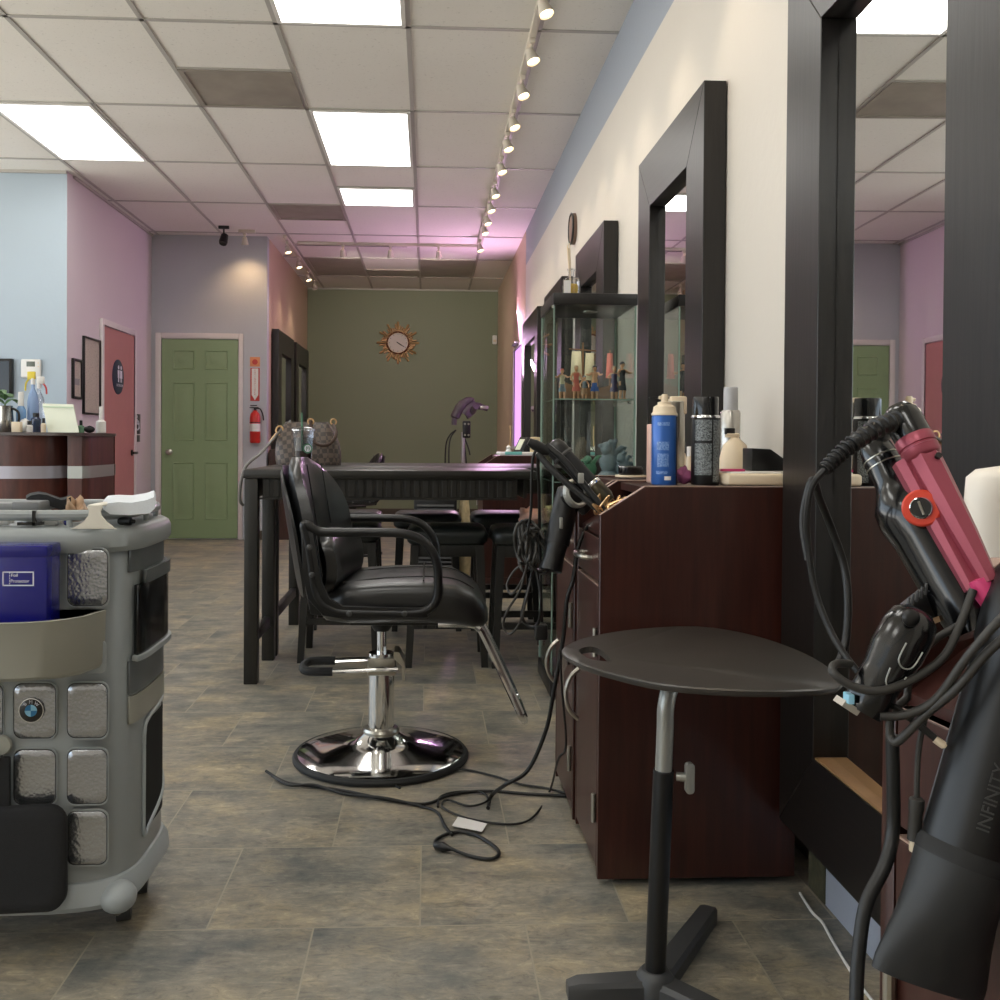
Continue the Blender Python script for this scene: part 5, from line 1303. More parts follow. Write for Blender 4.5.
# black curling iron with thick barrel: from upper left to the gold clips
D1, D2 = 2.36, 2.31
a, b = P(551, 443, D1), P(608, 503, D2)
t = thing('curling_iron', 'thick black curling iron leaning in the tool deck above the black dryer', 'curling iron', a)
axis_lathe('handle', 'blackp', a, b, [(.012, 0), (.022, .03), (.026, .10), (.026, .22), (.023, .24), (.023, .70)], t)
axis_lathe('ring', 'graphite', a, b, [(.0265, .20), (.0275, .21), (.0275, .23), (.0265, .24)], t)
axis_lathe('barrel', mat('bronze_barrel', c(70, 64, 48), .3, .6, var=.3, scale=60), a, b, [(.024, .70), (.026, .72), (.026, .92), (.02, 1.0)], t)
axis_lathe('collar', 'chrome', a, b, [(.0255, .69), (.027, .70), (.027, .73), (.0255, .74)], t)
a, b = P(541, 450, 2.29), P(603, 512, 2.235)
T_CURL = t
t = thing('flat_iron', 'slim black flat iron in front of the thick curling iron', 'flat iron', a); T_FLAT = t
for o_, nm in ((V((-.008, 0, -.008)), 'arm'), (V((.012, 0, .012)), 'arm')):
    MB().tube([a+o_*1.0, a+(b-a)*.3+o_*1.25, a+(b-a)*.7+o_*.7, b+o_*.3], [.008, .0085, .0085, .008, .006], 10, smooth=4).build(nm, 'blackp', t)
axis_lathe('hinge', 'blackp', a+V((-.03, 0, .02)), a+V((.02, 0, -.006)), [(.009, 0), (.013, .3), (.013, .8), (.008, 1)], t)
k = a+(b-a)*.55+V((.012, -.014, .014)); MB().box(k+V((-.007, -.003, -.012)), k+V((.007, .003, .012)), .002).build('switch', 'alu', t)
# black hair dryer: head ring up, nozzle down
a, b = P(570, 487, 2.43), P(551, 569, 2.39)
t = thing('hair_dryer', 'black hair dryer hanging nozzle-down from the mahogany station in the middle', 'hair dryer', a)
axis_lathe('barrel', 'blackp', a, b, [(.018, -.0), (.030, .04), (.033, .25), (.031, .65), (.031, .70)], t, 24)
axis_lathe('nozzle', 'blackp', a, b, [(.033, .69), (.0345, .71), (.033, .75), (.033, .88), (.036, 1.02), (.030, 1.0), (.026, .8)], t, 24, 1.0, .8)
q = P(573.5, 494, 2.385); ax = V((.50, -.84, .22)).normalized()
MB().lathe([(.031, .0), (.037, .004), (.037, .016), (.032, .021), (.026, .018), (.026, .004)], q, ax, 28, False).build('intake_ring', 'alu', t)
MB().lathe([(.026, -.02), (.026, .008), (.001, .010)], q, ax, 24).build('intake_grille', 'blackp', t)
k = P(561, 523, 2.372); MB().box(k+V((-.004, -.006, -.014)), k+V((.004, .004, .014)), .002).build('switch', 'alu', t)
axis_lathe('handle', 'blackp', P(574, 497, 2.42), P(588, 512, 2.41), [(.020, 0), (.018, .3), (.017, .9), (.012, 1)], t)
# coiled cords
T_DRY = t
Dc = 2.42
def C(x, y, d=0): return P(x, y, Dc+d)
m = MB(); R_ = random.Random(3)
cx_, cz_ = 528, 548
for k in range(7):
    rx, ry = R_.uniform(7, 12), R_.uniform(16, 24); ox, oy = R_.uniform(-6, 9), R_.uniform(-8, 10); tilt = R_.uniform(-.6, .6)
    pts = []
    for i in range(12):
        aa = 2*PI*i/12; dx_, dy_ = rx*math.cos(aa), ry*math.sin(aa); pts.append(C(cx_+ox+dx_*math.cos(tilt)-dy_*math.sin(tilt), cz_+oy+dx_*math.sin(tilt)+dy_*math.cos(tilt), R_.uniform(-.02, .02)))
    m.tube(pts, .0042, 8, closed=True, smooth=4)
m.build('cord_bundle', 'cord_grey', T_DRY, 60)
cord('thin cord hanging in big open loops below the wound-up bundle', [C(530, 560), C(515, 570, .05), C(507, 585, .06), C(512, 594, .04), C(522, 580), C(527, 565, -.02), C(520, 590), C(508, 610, .04), C(503, 625, .05), C(510, 634, .04), C(520, 622), C(526, 600, -.02), C(532, 575)], .0032, 'cord_grey', par=T_DRY)
cord('dark cord hanging in a narrow loop below the bundle down to the plug', [C(535, 560), C(528, 590), C(522, 615, .02), C(529, 626, .02), C(538, 624), C(541, 600, -.02), C(536, 570)], .004, par=T_FLAT)
cord('straight cord running from the curling iron down to the cord bundle', [P(545, 447, 2.34), P(535, 452, 2.35), P(532, 470, 2.36), P(531, 510, 2.38), P(527, 535, 2.40)], .0036, par=T_CURL)
cord('second straight cord running from the irons down past the bundle to the black plug', [P(540, 449, 2.29), P(538, 460, 2.32), P(539, 490, 2.38), P(540, 545, 2.44), P(541, 600, 2.43), P(542, 622, 2.43)], .004, par=T_FLAT)
q = P(541, 631, 2.43)
t = thing('plug', 'black plug hanging at the end of a cord in front of the glass cabinet', 'plug', q)
MB().box(q+V((-.016, -.012, -.022)), q+V((.016, .012, .018)), .005, 3).build('plug_body', 'blackp', t)
m = MB(); m.box(q+V((-.009, -.002, -.036)), q+V((-.006, .002, -.02))).box(q+V((.006, -.002, -.036)), q+V((.009, .002, -.02))); m.build('prongs', 'chrome', t)
def Fl(x, y, z=.006): return PZ(x, y, z)
cord('long black cord hanging from the station front down to the floor and round to the right', [P(600, 522, 2.42), P(587, 528, 2.40), P(578, 548, 2.39), P(573, 580, 2.38), P(567, 600, 2.38), P(563, 640, 2.40), P(554, 690, 2.43), P(546, 730, 2.47), P(528, 770, 2.5), P(505, 785, 2.5), Fl(492, 795), Fl(488, 808)], .0055, par=T_DRY)
cord('black cord lying twisted on the floor, its end left of the chair base', [Fl(266, 771, .02), Fl(285, 782), Fl(310, 786), Fl(345, 791), Fl(390, 800), Fl(425, 804), Fl(450, 795), Fl(485, 791), Fl(530, 794), Fl(567, 796)], .0045)
cord('second black cord twisted round the first one on the floor', [Fl(272, 776, .012), Fl(290, 785, .010), Fl(315, 785, .013), Fl(345, 794), Fl(385, 798, .012), Fl(420, 806), Fl(437, 812), Fl(445, 826), Fl(452, 835)], .004)
cord('thin cord looping across the floor from the chair base to the station', [Fl(400, 788), Fl(396, 784), Fl(415, 777), Fl(455, 769), Fl(490, 775), Fl(520, 784), Fl(545, 788), Fl(566, 793)], .0035)
cord('thin cord curving on the floor past the white tag and up the station', [Fl(438, 807), Fl(440, 797), Fl(455, 792), Fl(480, 792), Fl(488, 800), Fl(470, 806), Fl(448, 800), Fl(442, 806), Fl(455, 814), Fl(480, 821), Fl(515, 824), Fl(535, 815), Fl(550, 790), P(558, 760, 2.45), P(566, 745, 2.42), P(562, 690, 2.40), P(560, 650, 2.38)], .003)
t = thing('power_plug', 'black moulded plug on a looped cord on the floor beside the white tag', 'plug', Fl(442, 846, 0))
a, b = Fl(434, 845, .012), Fl(452, 849, .012)
axis_lathe('plug_body', 'blackp', a, b, [(.005, 0), (.011, .15), (.012, .55), (.007, .8), (.004, 1)], t, 14)
MB().tube([b, Fl(470, 856), Fl(490, 859), Fl(499, 854), Fl(494, 846), Fl(478, 836), Fl(462, 832), Fl(447, 834), Fl(436, 840), Fl(436, 845, .012)], .0045, 8, smooth=6).build('plug_cord', 'cord', t)
m = MB(); q = [Fl(x, y, .008) for x, y in ((452, 826), (458, 817), (487, 824), (482, 832))]
m.raw(q+[p+V((0, 0, .0012)) for p in q], [(3, 2, 1, 0), (4, 5, 6, 7), (0, 1, 5, 4), (1, 2, 6, 5), (2, 3, 7, 6), (3, 0, 4, 7)])
tag(m.build('paper_tag', 'white'), 'white paper tag lying on the floor cords', 'tag')

# ---- right foreground tools on the near station
def T(x, y, d): return P(x, y, d)
a, b = T(909, 430, .76), T(990, 582, .70)
t = T_PINK = thing('flat_iron', 'rose pink flat iron with a black cap in the right foreground', 'flat iron', a)
ax = (b-a).normalized()
side = ax.cross(V((0, 1, 0))).normalized(); dep = side.cross(ax).normalized()
def hexring(o, w_, h_): return [o+side*(w_*p)+dep*(h_*q) for p, q in ((-1, -.35), (-.55, -1), (.45, -1), (1, -.35), (1, .5), (.5, 1), (-.5, 1), (-1, .5))]
L = (b-a).length
MB().loft([hexring(a+ax*L*u, w_, h_) for u, w_, h_ in ((.16, .0122, .012), (.3, .0118, .0115), (.7, .0092, .010), (1.0, .0062, .007))]).build('arm', 'pink', t, 30)
MB().loft([hexring(a+ax*L*u+side*-.009+dep*.010, w_, h_) for u, w_, h_ in ((.16, .0105, .010), (.5, .0092, .009), (1.0, .0062, .006))]).build('arm', 'pink', t, 30)
axis_lathe('collar', 'pink', a, b, [(.0138, .045), (.0152, .06), (.0152, .115), (.0140, .12), (.0140, .13), (.0151, .135), (.0146, .18), (.0122, .20)], t, 28)
axis_lathe('cap', 'glossblack', a-ax*.022, b, [(.001, -.005), (.009, .0), (.0134, .04), (.0148, .09), (.0146, .20)], t, 28)
k = a+ax*L*.24+side*.004-dep*.0122
MB().lathe([(.0025, 0), (.0025, .003), (.001, .003)], k, -dep, 10).build('pivot_hole', 'blackp', t)
axis_lathe('tip', 'hotpink', T(978, 578, .705), T(996, 606, .70), [(.008, 0), (.010, .4), (.009, .9), (.004, 1)], t, 14)
bt = a-ax*.012
boot = [T(906, 418, .76), T(884, 425, .755), T(858, 440, .75), T(838, 456, .745), T(824, 470, .74)]
m = MB(); pts = catmull(boot, 8); m.tube(pts, [.0075]*12+[.0065]*12+[.0048]*20, 12)
for i in range(2, len(pts)-1, 2):
    d = (pts[i+1]-pts[i]); m.lathe([(.0082-.003*i/len(pts), -.0013), (.0095-.0035*i/len(pts), 0), (.0082-.003*i/len(pts), .0013)], pts[i], d, 12)
m.build('cord_boot', 'blackp', t, 50)
MB().tube([T(826, 468, .74), T(812, 486, .74), T(807, 515, .745), T(808, 545, .75), T(815, 590, .75), T(830, 630, .74), T(850, 662, .72), T(880, 695, .70), T(915, 722, .69), T(945, 746, .68)], .0027, 8, smooth=8).build('power_cord', 'cord', t)
axis_lathe('cord_end', 'cream', T(935, 739, .683), T(946, 747, .679), [(.003, 0), (.003, .8), (.0015, 1)], t, 10)
# black curling iron with orange-red dial
a, b = T(872, 443, .80), T(978, 632, .72)
t = T_BLK = thing('curling_iron', 'glossy black curling iron with an orange-red dial, left of the pink flat iron', 'curling iron', a)
axis_lathe('body', 'glossblack', a, b, [(.010, 0), (.0135, .03), (.0150, .12), (.0155, .22), (.019, .27), (.0265, .34), (.0275, .42), (.0245, .52), (.0235, .75), (.021, 1.0)], t, 30)
axis_lathe('neck_ring', 'satin', a, b, [(.0140, .085), (.0152, .088), (.0152, .093), (.0140, .096)], t, 24)
axis_lathe('neck_ring', 'satin', a, b, [(.0140, .125), (.0156, .128), (.0156, .133), (.0140, .136)], t, 24)
q = T(922, 508, .765); toc = (CAM-q).normalized(); toc = V((toc.x-.1, toc.y, toc.z)).normalized(); q = T(922, 508, .738)
dl = MB().lathe([(.0145, -.006), (.0145, .004), (.013, .0055), (.008, .0055)], q, toc, 32).build('dial', 'orange', t)
MB().lathe([(.0085, .005), (.0085, .0072), (.0078, .008), (.0072, .0072)], q, toc, 28, False).build('dial_ring', 'chrome', dl)
MB().lathe([(.0076, .005), (.0076, .0066), (.001, .0068)], q, toc, 24).build('dial_centre', 'glossblack', dl)
r_ = toc.cross(V((0, 0, 1))).normalized(); u_ = r_.cross(toc)
MB().tube([q+toc*.0075-u_*.005+r_*-.002, q+toc*.0075+u_*.005+r_*.002], .001, 6).build('dial_pointer', 'satin', dl)
k = T(966, 572, .73); MB().box(k+V((-.010, -.008, -.003)), k+V((.008, -.003, .003)), .001).build('switch', 'blackp', t)
axis_lathe('cord_cap', 'blackp', T(884, 420, .795), a, [(.006, 0), (.011, .2), (.0115, 1.02)], t, 20)
# clear wedge comb guard behind
t = thing('comb_attachment', 'small black ribbed comb attachment between the clipper and the curling iron', 'comb attachment', T(925, 600, .73))
w1 = [T(x, y, .735) for x, y in ((906, 607), (932, 586), (950, 615), (936, 622))]
m = MB(); m.raw(w1+[p+V((0, .012, 0)) for p in w1], [(0, 1, 2, 3), (7, 6, 5, 4), (0, 4, 5, 1), (1, 5, 6, 2), (2, 6, 7, 3), (3, 7, 4, 0)], .001); m.build('guard', 'blackp', t)
m = MB()
for k in range(7):
    u = k/6; p = w1[0]+(w1[1]-w1[0])*u; m.cyl(p+V((0, -.003, -.001)), p+V((.001, -.003, .008)), .0012, seg=6)
m.build('teeth', 'graphite', t)
MB().raw([T(933, 618, .728), T(952, 612, .728), T(952, 617, .728), T(934, 624, .728)]+[T(933, 618, .733), T(952, 612, .733), T(952, 617, .733), T(934, 624, .733)], [(0, 1, 2, 3), (7, 6, 5, 4), (0, 4, 5, 1), (1, 5, 6, 2), (2, 6, 7, 3), (3, 7, 4, 0)]).build('base', 'tan', t)
# clippers
a, b = T(918, 612, .70), T(862, 712, .70)
t = T_CLIP = thing('hair_clipper', 'black hair clipper hanging head-down with a small metal blade, in the right foreground', 'hair clipper', a)
axis_lathe('body', 'glossblack', a, b, [(.001, -.03), (.010, -.015), (.0165, .05), (.0195, .18), (.0195, .40), (.0165, .58), (.0165, .72), (.0175, .9), (.014, 1.0)], t, 28)
q = T(911, 618, .68); MB().ell(q, (.0065, .004, .0065), 16, 10).build('power_button', 'blackp', t)
ax = (b-a).normalized(); sd = ax.cross(V((0, 1, 0))).normalized()
f0 = a+(b-a)*.30+V((0, -.0198, 0))
MB().tube([f0-sd*.007, f0+ax*.013-sd*.006, f0+ax*.017, f0+ax*.013+sd*.006, f0+sd*.007], .0006, 6, smooth=4).build('grip_line', 'alu', t)
f0 = a+(b-a)*.55+V((0, -.0172, 0))
MB().tube([f0-sd*.007, f0+ax*.010-sd*.005, f0+ax*.013, f0+ax*.010+sd*.005, f0+sd*.007], .0006, 6, smooth=4).build('grip_line', 'alu', t)
q = T(849, 699, .69); MB().box(q+V((-.002, -.004, -.003)), q+V((.0025, .006, .004)), .0005).build('label', 'ltblue', t)
b0, b1 = T(842, 706, .69), T(857, 716, .69)
MB().raw([b0, b1, b1+V((.003, 0, .004)), b0+V((.003, 0, .004))]+[p+V((0, .016, 0)) for p in (b0, b1, b1+V((.003, 0, .004)), b0+V((.003, 0, .004)))], [(0, 1, 2, 3), (7, 6, 5, 4), (0, 4, 5, 1), (1, 5, 6, 2), (2, 6, 7, 3), (3, 7, 4, 0)]).build('blade', 'satin', t)
# big hair dryer, nozzle down
a, b = T(1046, 560, .69), T(930, 975, .66)
t = T_BIG = thing('hair_dryer', 'large black hair dryer in the right foreground hanging nozzle-down', 'hair dryer', a)
axis_lathe('barrel', 'blackp', a, b, [(.020, .0), (.030, .05), (.0325, .12), (.032, .22), (.030, .24), (.0295, .32), (.0295, .74)], t, 36)
q = a+(b-a)*.72
axis_lathe('nozzle', 'darkrubber', a, b, [(.0300, .70), (.0320, .715), (.0320, .735)], t, 36)
ax = (b-a).normalized(); sd = V((1, .1, 0)); sd = (sd-ax*sd.dot(ax)).normalized(); dp_ = ax.cross(sd)
L = (b-a).length; rr = []
for u, w_, d_ in ((.73, .0318, .0318), (.78, .032, .030), (.85, .034, .026), (.92, .039, .020), (.99, .044, .015), (1.02, .044, .014), (1.01, .041, .010), (.9, .03, .01)):
    o = a+ax*L*u; rr.append([o+sd*(w_*math.cos(2*PI*k/36))+dp_*(d_*math.sin(2*PI*k/36)) for k in range(36)])
MB().loft(rr).build('concentrator', mat('soft_black_plastic', c(36, 37, 38), .5), t, 50)
for s_, w_ in ((-.010, .004), (.008, .006)):
    m = MB(); m.tube([a+ax*L*u+(sd*math.sin(s_*60)-dp_*math.cos(s_*60)*(-1 if dp_.y > 0 else 1))*.030 for u in (.26, .4, .55, .69)], .0022, 6); m.build('ridge', 'graphite', t)
# lettering along the barrel
toc = (CAM-(a+ax*L*.58)); toc = (toc-ax*toc.dot(ax)).normalized(); sr = ax.cross(toc).normalized()
oL = a+ax*L*.57; n_ = (toc*math.cos(.25)+(sr if sr.x > 0 else -sr)*math.sin(.25))
upv = n_.cross(-ax)
text('INFINITY', .012, oL+n_*.0303, -ax, -n_.cross(ax)*-1 if False else n_.cross(-ax), 'lettering', mat('dark_rose_print', c(120, 92, 96), .5).name if False else 'graphite', t)
# white appliance behind at the right edge
t = thing('spray_bottle', 'white plastic bottle shoulder at the right edge of the photo behind the pink iron', 'bottle', T(1010, 520, .86))
rr = []
for y, x0 in ((466, 1000), (470, 985), (478, 975), (500, 973), (540, 974), (580, 978), (640, 982), (700, 984)):
    p = T(x0, y, .86); q = V((p.x+.085, .86, p.z)); w_ = (q.x-p.x)/2
    if y == 466: w_ *= .75
    rr.append([(p.x+.0425+w_*math.cos(2*PI*k/24), .87+.03*math.sin(2*PI*k/24)*(w_/.0425), p.z) for k in range(24)])
MB().loft(rr[::-1]).build('bottle_body', mat('warm_white_plastic', c(234, 226, 214), .35), t, 60)
MB().box(T(1012, 466, .87)-V((0, .012, .002)), T(1040, 440, .87)+V((0, .012, 0)), .004).build('cap', 'cream', t)
# heavy cords around the tools
g = 'cord_grey'
cord('thick grey cord looping from the pink iron round the clipper in the right foreground', [T(973, 590, .70), T(962, 620, .695), T(945, 655, .69), T(915, 678, .685), T(880, 691, .68), T(850, 685, .685), T(833, 672, .69), T(836, 664, .70), T(850, 664, .71)], .0032, g, par=T_PINK)
cord('grey cord arching behind the clipper to the hanging dryer', [T(965, 622, .71), T(935, 640, .715), T(912, 665, .72), T(908, 690, .72), T(905, 700, .715), T(885, 715, .71)], .003, g, par=T_CLIP)
cord('grey cord crossing in front of the dryer barrel and bending up under the clipper', [T(1020, 600, .64), T(992, 628, .645), T(965, 660, .655), T(935, 700, .67), T(905, 715, .68), T(880, 716, .685)], .0032, g, par=T_BIG)
cord('grey cord hooked in a small loop under the clipper', [T(1020, 625, .64), T(987, 653, .65), T(955, 690, .66), T(925, 715, .675), T(905, 735, .68), T(896, 742, .685), T(890, 735, .69), T(890, 715, .69)], .0032, g, par=T_BIG)
cord('dark cord hanging straight down beside the dryer barrel', [T(892, 735, .70), T(893, 780, .70), T(893, 830, .70), T(885, 865, .69), T(866, 905, .68), T(858, 960, .67), T(856, 1010, .66)], .0052, 'cord', par=T_BIG)
cord('black flat cord running from the tools down past the dryer nozzle', [T(808, 560, .76), T(803, 520, .765), T(812, 480, .76), T(820, 500, .77), T(832, 530, .78), T(844, 565, .78), T(848, 600, .77), T(846, 640, .76), T(838, 665, .75)], .0032, 'cord', par=T_BLK)
t = thing('cord_connector', 'thin cord with a ribbed grey connector and cream tip hanging beside the dryer', 'connector', T(917, 800, .69))
MB().tube([T(930, 700, .69), T(920, 740, .69), T(917, 775, .69), T(917, 798, .69)], .0022, 8, smooth=6).build('wire', 'cord_grey', t)
axis_lathe('sleeve', 'cord_grey', T(917, 797, .69), T(914, 840, .69), [(.0035, 0), (.0055, .05), (.0055, .3), (.0048, .35), (.0048, 1)], t, 14)
axis_lathe('tip', 'cream', T(914, 840, .69), T(914, 852, .69), [(.0035, 0), (.0035, .9), (.002, 1)], t, 12)
cord('thin white cable on the floor along the wall under the near mirror', [PZ(800, 893, .004), PZ(812, 912, .004), PZ(822, 922, .004), PZ(832, 940, .004), PZ(845, 962, .004), PZ(860, 985, .004), PZ(880, 1010, .004)], .003, 'white', 'cable')

# ================================================================== RECEPTION
def offset_poly(x0, y0, x1, y1, r): return rrect(x0, y0, x1, y1, r, 10)
DY = 6.15; dxr = P(72, 440, DY+.25).x; dxl = -4.7
zd = P(60, 432.5, DY).z
t = thing('reception_desk', 'curved mahogany reception desk with a silver band, at the left behind the trolley', 'desk', (-3, DY+.4, 0))
def shell(x0, y0, x1, y1, r, nm, xx):
    MB().prism(offset_poly(x0, y0, x1, y1, r), 'Z', 0, zd-.02).build(nm, 'desk', t, 30)
z0, z1 = P(50, 479, DY).z, P(50, 466.5, DY).z
a = MB().prism(offset_poly(dxl, DY, dxr, DY+.8, .30), 'Z', 0, zd-.02).build('front_panel', 'desk', t, 30)
MB().prism(offset_poly(dxl-.004, DY-.004, dxr+.003, DY+.804, .304), 'Z', z0, z1).build('silver_band', mat('silver_laminate', c(176, 172, 182), .35, .4), a, 30)
ex = P(111.5, 440, DY+.30).x-.10
b = MB().prism(offset_poly(dxr+.005, DY+.10, ex, DY+.75, .11), 'Z', 0, zd-.02).build('end_panel', 'desk', t, 30)
MB().prism(offset_poly(dxr+.006, DY+.096, ex+.004, DY+.754, .113), 'Z', z0, z1).build('silver_band', 'alu', b, 30)
MB().prism(offset_poly(dxl-.02, DY-.015, ex+.012, DY+.81, .16), 'Z', zd-.0195, zd, .003).build('counter_top', mat('dark_counter', c(74, 62, 58), .3), t, 30)
zc_ = zd+.0008
def R0(x, D=6.4): return V((P(x, 430, D).x, D, zc_))
def hgt(y, D=6.4): return P(40, y, D).z-zc_
# tablet / paper stand
D = 6.35
t = thing('paper_stand', 'cream paper pad leaning on a stand on the reception desk', 'stand', R0(62, D))
p = [P(48, 431.5, D), P(78.5, 432, D), P(73, 405, D+.09), P(42.5, 404, D+.09)]
for v_ in p[:2]: v_.z = zc_+.001
nn = V((0, .012, .004))
MB().raw(p+[v_+nn for v_ in p], [(0, 1, 2, 3), (7, 6, 5, 4), (0, 4, 5, 1), (1, 5, 6, 2), (2, 6, 7, 3), (3, 7, 4, 0)]).build('board', 'paper', t)
q = [p[3]+(p[0]-p[3])*.07+V((0, -.004, 0)), p[2]+(p[1]-p[2])*.07+V((0, -.004, 0)), p[2]+(p[1]-p[2])*.12+V((0, -.004, 0)), p[3]+(p[0]-p[3])*.12+V((0, -.004, 0))]
MB().raw(q+[v_+V((0, .003, 0)) for v_ in q], [(0, 1, 2, 3), (7, 6, 5, 4), (0, 4, 5, 1), (1, 5, 6, 2), (2, 6, 7, 3), (3, 7, 4, 0)]).build('header_strip', mat('pale_green_strip', c(186, 204, 178), .6), t)
# bottles
bottle('bottle', 'tall clear bottle with blue liquid left of the trigger spray bottles on the desk', 'bottle', R0(21, 6.45), .030, hgt(392, 6.45), mat('bluish_clear', c(120, 160, 205), .15, var=.2), 'white', .35, .55)
def trigger(label, px, D, r, h, m_, hm, dirx):
    o = R0(px, D); t = thing('spray_bottle', label, 'spray bottle', o)
    MB().lathe([(r*.9, 0), (r, .006), (r, h*.50), (r*.75, h*.62), (r*.30, h*.72), (r*.28, h*.80)], o, seg=20).build('body', m_, t)
    MB().box(o+V((-.035 if dirx < 0 else -.015, -.012, h*.86)), o+V((.015 if dirx < 0 else .035, .012, h*.99)), .006).build('trigger_head', hm[0], t)
    MB().cyl(o+V((0, 0, h*.78)), o+V((0, 0, h*.88)), .014, seg=12).build('collar', 'white', t)
    MB().tube([o+V((dirx*.022, 0, h*.88)), o+V((dirx*.045, 0, h*.80)), o+V((dirx*.05, 0, h*.68))], .006, 8, smooth=4).build('trigger', hm[1], t)
trigger('spray bottle with blue liquid and a yellow trigger on the reception desk', 33, 6.5, .036, hgt(371, 6.5), mat('blue_tint_plastic', c(140, 166, 206), .2), ('yellow', 'yellow'), -1)
trigger('clear spray bottle with a white and red trigger, behind the paper stand', 39, 6.62, .040, hgt(376, 6.62), 'clear', ('white', 'red'), 1)
bottle('bottle', 'small dark bottle with pale label next to the paper stand on the desk', 'bottle', R0(43.5, 6.33), .016, hgt(418, 6.33), 'cream', 'blackp', .35, .5)
bottle('bottle', 'white cosmetic bottle with black cap in the middle of the desk clutter', 'bottle', R0(29.5, 6.34), .020, hgt(421, 6.34), 'white', 'blackp', .35, .6)
tag(MB().box(R0(17, 6.3)-V((.028, .02, 0)), R0(17, 6.3)+V((.028, .02, hgt(422, 6.3))), .003).build('card_box', 'cream'), 'small cream card box on the desk before the steel thermos', 'box')
blob('tissue', 'white', 'white ball of tissue on the reception desk behind the small bottles', 'tissue', R0(25, 6.42), (.035, .03, .085), 31, amp=.12)
o = R0(5, 6.4); h = hgt(406, 6.4)
t = thing('steel_vase', 'steel pitcher holding the green plant at the left end of the desk clutter', 'vase', o)
MB().lathe([(.040, 0), (.046, .008), (.052, h*.5), (.046, h*.95), (.048, h), (.042, h), (.04, h*.6)], o, seg=28).build('body', 'steel', t)
MB().tube([o+V((.05, 0, h*.9)), o+V((.085, 0, h*.75)), o+V((.085, 0, h*.4)), o+V((.05, 0, h*.25))], .008, 8, smooth=4).build('handle', 'blackp', t)
o2 = o+V((0, 0, h*.62))
t = thing('potted_plant', 'green leafy plant in the steel pitcher at the left edge of the photo', 'plant', o2)
MB().tube([o2, o2+V((0, 0, h*.45))], .006, 8).build('stem', 'green', t)
R_ = random.Random(2)
for k in range(11):
    a = R_.uniform(-1.2, 4.4); L = R_.uniform(.12, .20); b_ = o2+V((0, 0, h*.42)); d = V((math.cos(a), math.sin(a)*.7, 0))
    rr = []
    for i in range(8):
        u = i/7; pp = b_+d*L*u+V((0, 0, .14*u-.13*u*u+.03*(k % 3))); w_ = .022*math.sin(PI*(u*.92+.06)); s_ = V((-d.y, d.x, 0)).normalized()
        rr.append([pp-s_*w_, pp+V((0, 0, .004)), pp+s_*w_, pp-V((0, 0, .002))])
    MB().loft(rr).build('leaf', 'green', t, 60)
bottle('pump_bottle', 'white pump bottle at the right end of the desk by the pink door', 'bottle', R0(101, 6.65), .032, hgt(406, 6.65), 'white', 'white', .5, .35)
bottle('bottle', 'small green bottle just right of the paper stand on the desk', 'bottle', R0(81, 6.45), .022, hgt(420, 6.45), mat('green_glass', c(120, 160, 130), .15), 'blackp', .4, .4)
blob('sponge', 'fabric_bk', 'dark round sponge on the right part of the reception desk', 'sponge', R0(89.5, 6.45), (.034, .03, .045), 14, amp=.08)
bottle('bottle', 'dark glass bottle behind the white cosmetic bottle on the desk', 'bottle', R0(36, 6.42), .030, hgt(413, 6.42), mat('navy_glass', c(44, 58, 84), .15), 'blackp', .2, .6)
# wall items by the reception
q0, q1 = P(22, 378, YA), P(42, 359.5, YA)
t = thing('thermostat', 'white wall thermostat with grey display above the desk', 'thermostat', ((q0.x+q1.x)/2, YA-.02, (q0.z+q1.z)/2))
MB().box((q0.x, YA-.03, q0.z), (q1.x, YA-.001, q1.z+.0), .012, 3).build('housing', 'white', t)
l0, l1 = P(26.5, 366.5, YA-.03), P(35, 361.5, YA-.03); MB().box((l0.x, YA-.0312, l0.z), (l1.x, YA-.0295, l1.z), .001).build('display', 'lcd', t)
m = MB()
for y in (363, 366.5): p = P(38.3, y, YA-.03); m.lathe([(.005, 0), (.005, .002)], (p.x, YA-.030, p.z), (0, -1, 0), 10)
m.build('button', 'cream', t)
q0, q1 = P(-60, 397, YA), P(14, 359, YA)
t = thing('wall_screen', 'black wall-mounted screen at the left edge on the blue wall', 'screen', ((q0.x+q1.x)/2, YA-.02, q0.z))
MB().box((q0.x, YA-.04, q0.z), (q1.x, YA-.001, q1.z), .004).build('frame', 'blackp', t)
MB().box((q0.x+.02, YA-.0415, q0.z+.02), (q1.x-.02, YA-.039, q1.z-.02)).build('display', 'tv', t)
def framed(x0, x1, yt0, yt1, yb0, label, fw=.02, pm='certpaper'):
    ya, yb = PX(x0, 380, XP).y, PX(x1, 380, XP).y; zt_, zb_ = PX((x0+x1)/2, yt0, XP).z, PX((x0+x1)/2, yb0, XP).z
    t = thing('framed_certificate', label, 'certificate', (XP+.01, (ya+yb)/2, zb_), 0, 'framed certificates on the lavender wall')
    MB().box((XP+.001, ya+fw, zb_+fw), (XP+.010, yb-fw, zt_-fw)).build('certificate', pm, t)
    m = MB()
    for a, b in (((ya, zb_), (ya+fw, zt_)), ((yb-fw, zb_), (yb, zt_)), ((ya+fw, zb_), (yb-fw, zb_+fw)), ((ya+fw, zt_-fw), (yb-fw, zt_))): m.box((XP+.001, a[0], a[1]), (XP+.022, b[0], b[1]), .002)
    m.build('frame', 'blackp', t)
    return t, ya, yb, zb_, zt_
t, ya, yb, zb_, zt_ = framed(71.2, 80.4, 359, 0, 399, 'small black framed certificate, the left one of two on the lavender wall')
MB().box((XP+.0102, ya+.05, zb_+.11), (XP+.0112, yb-.05, zb_+.16)).build('photo_strip', mat('grey_print', c(150, 146, 150), .6), t)
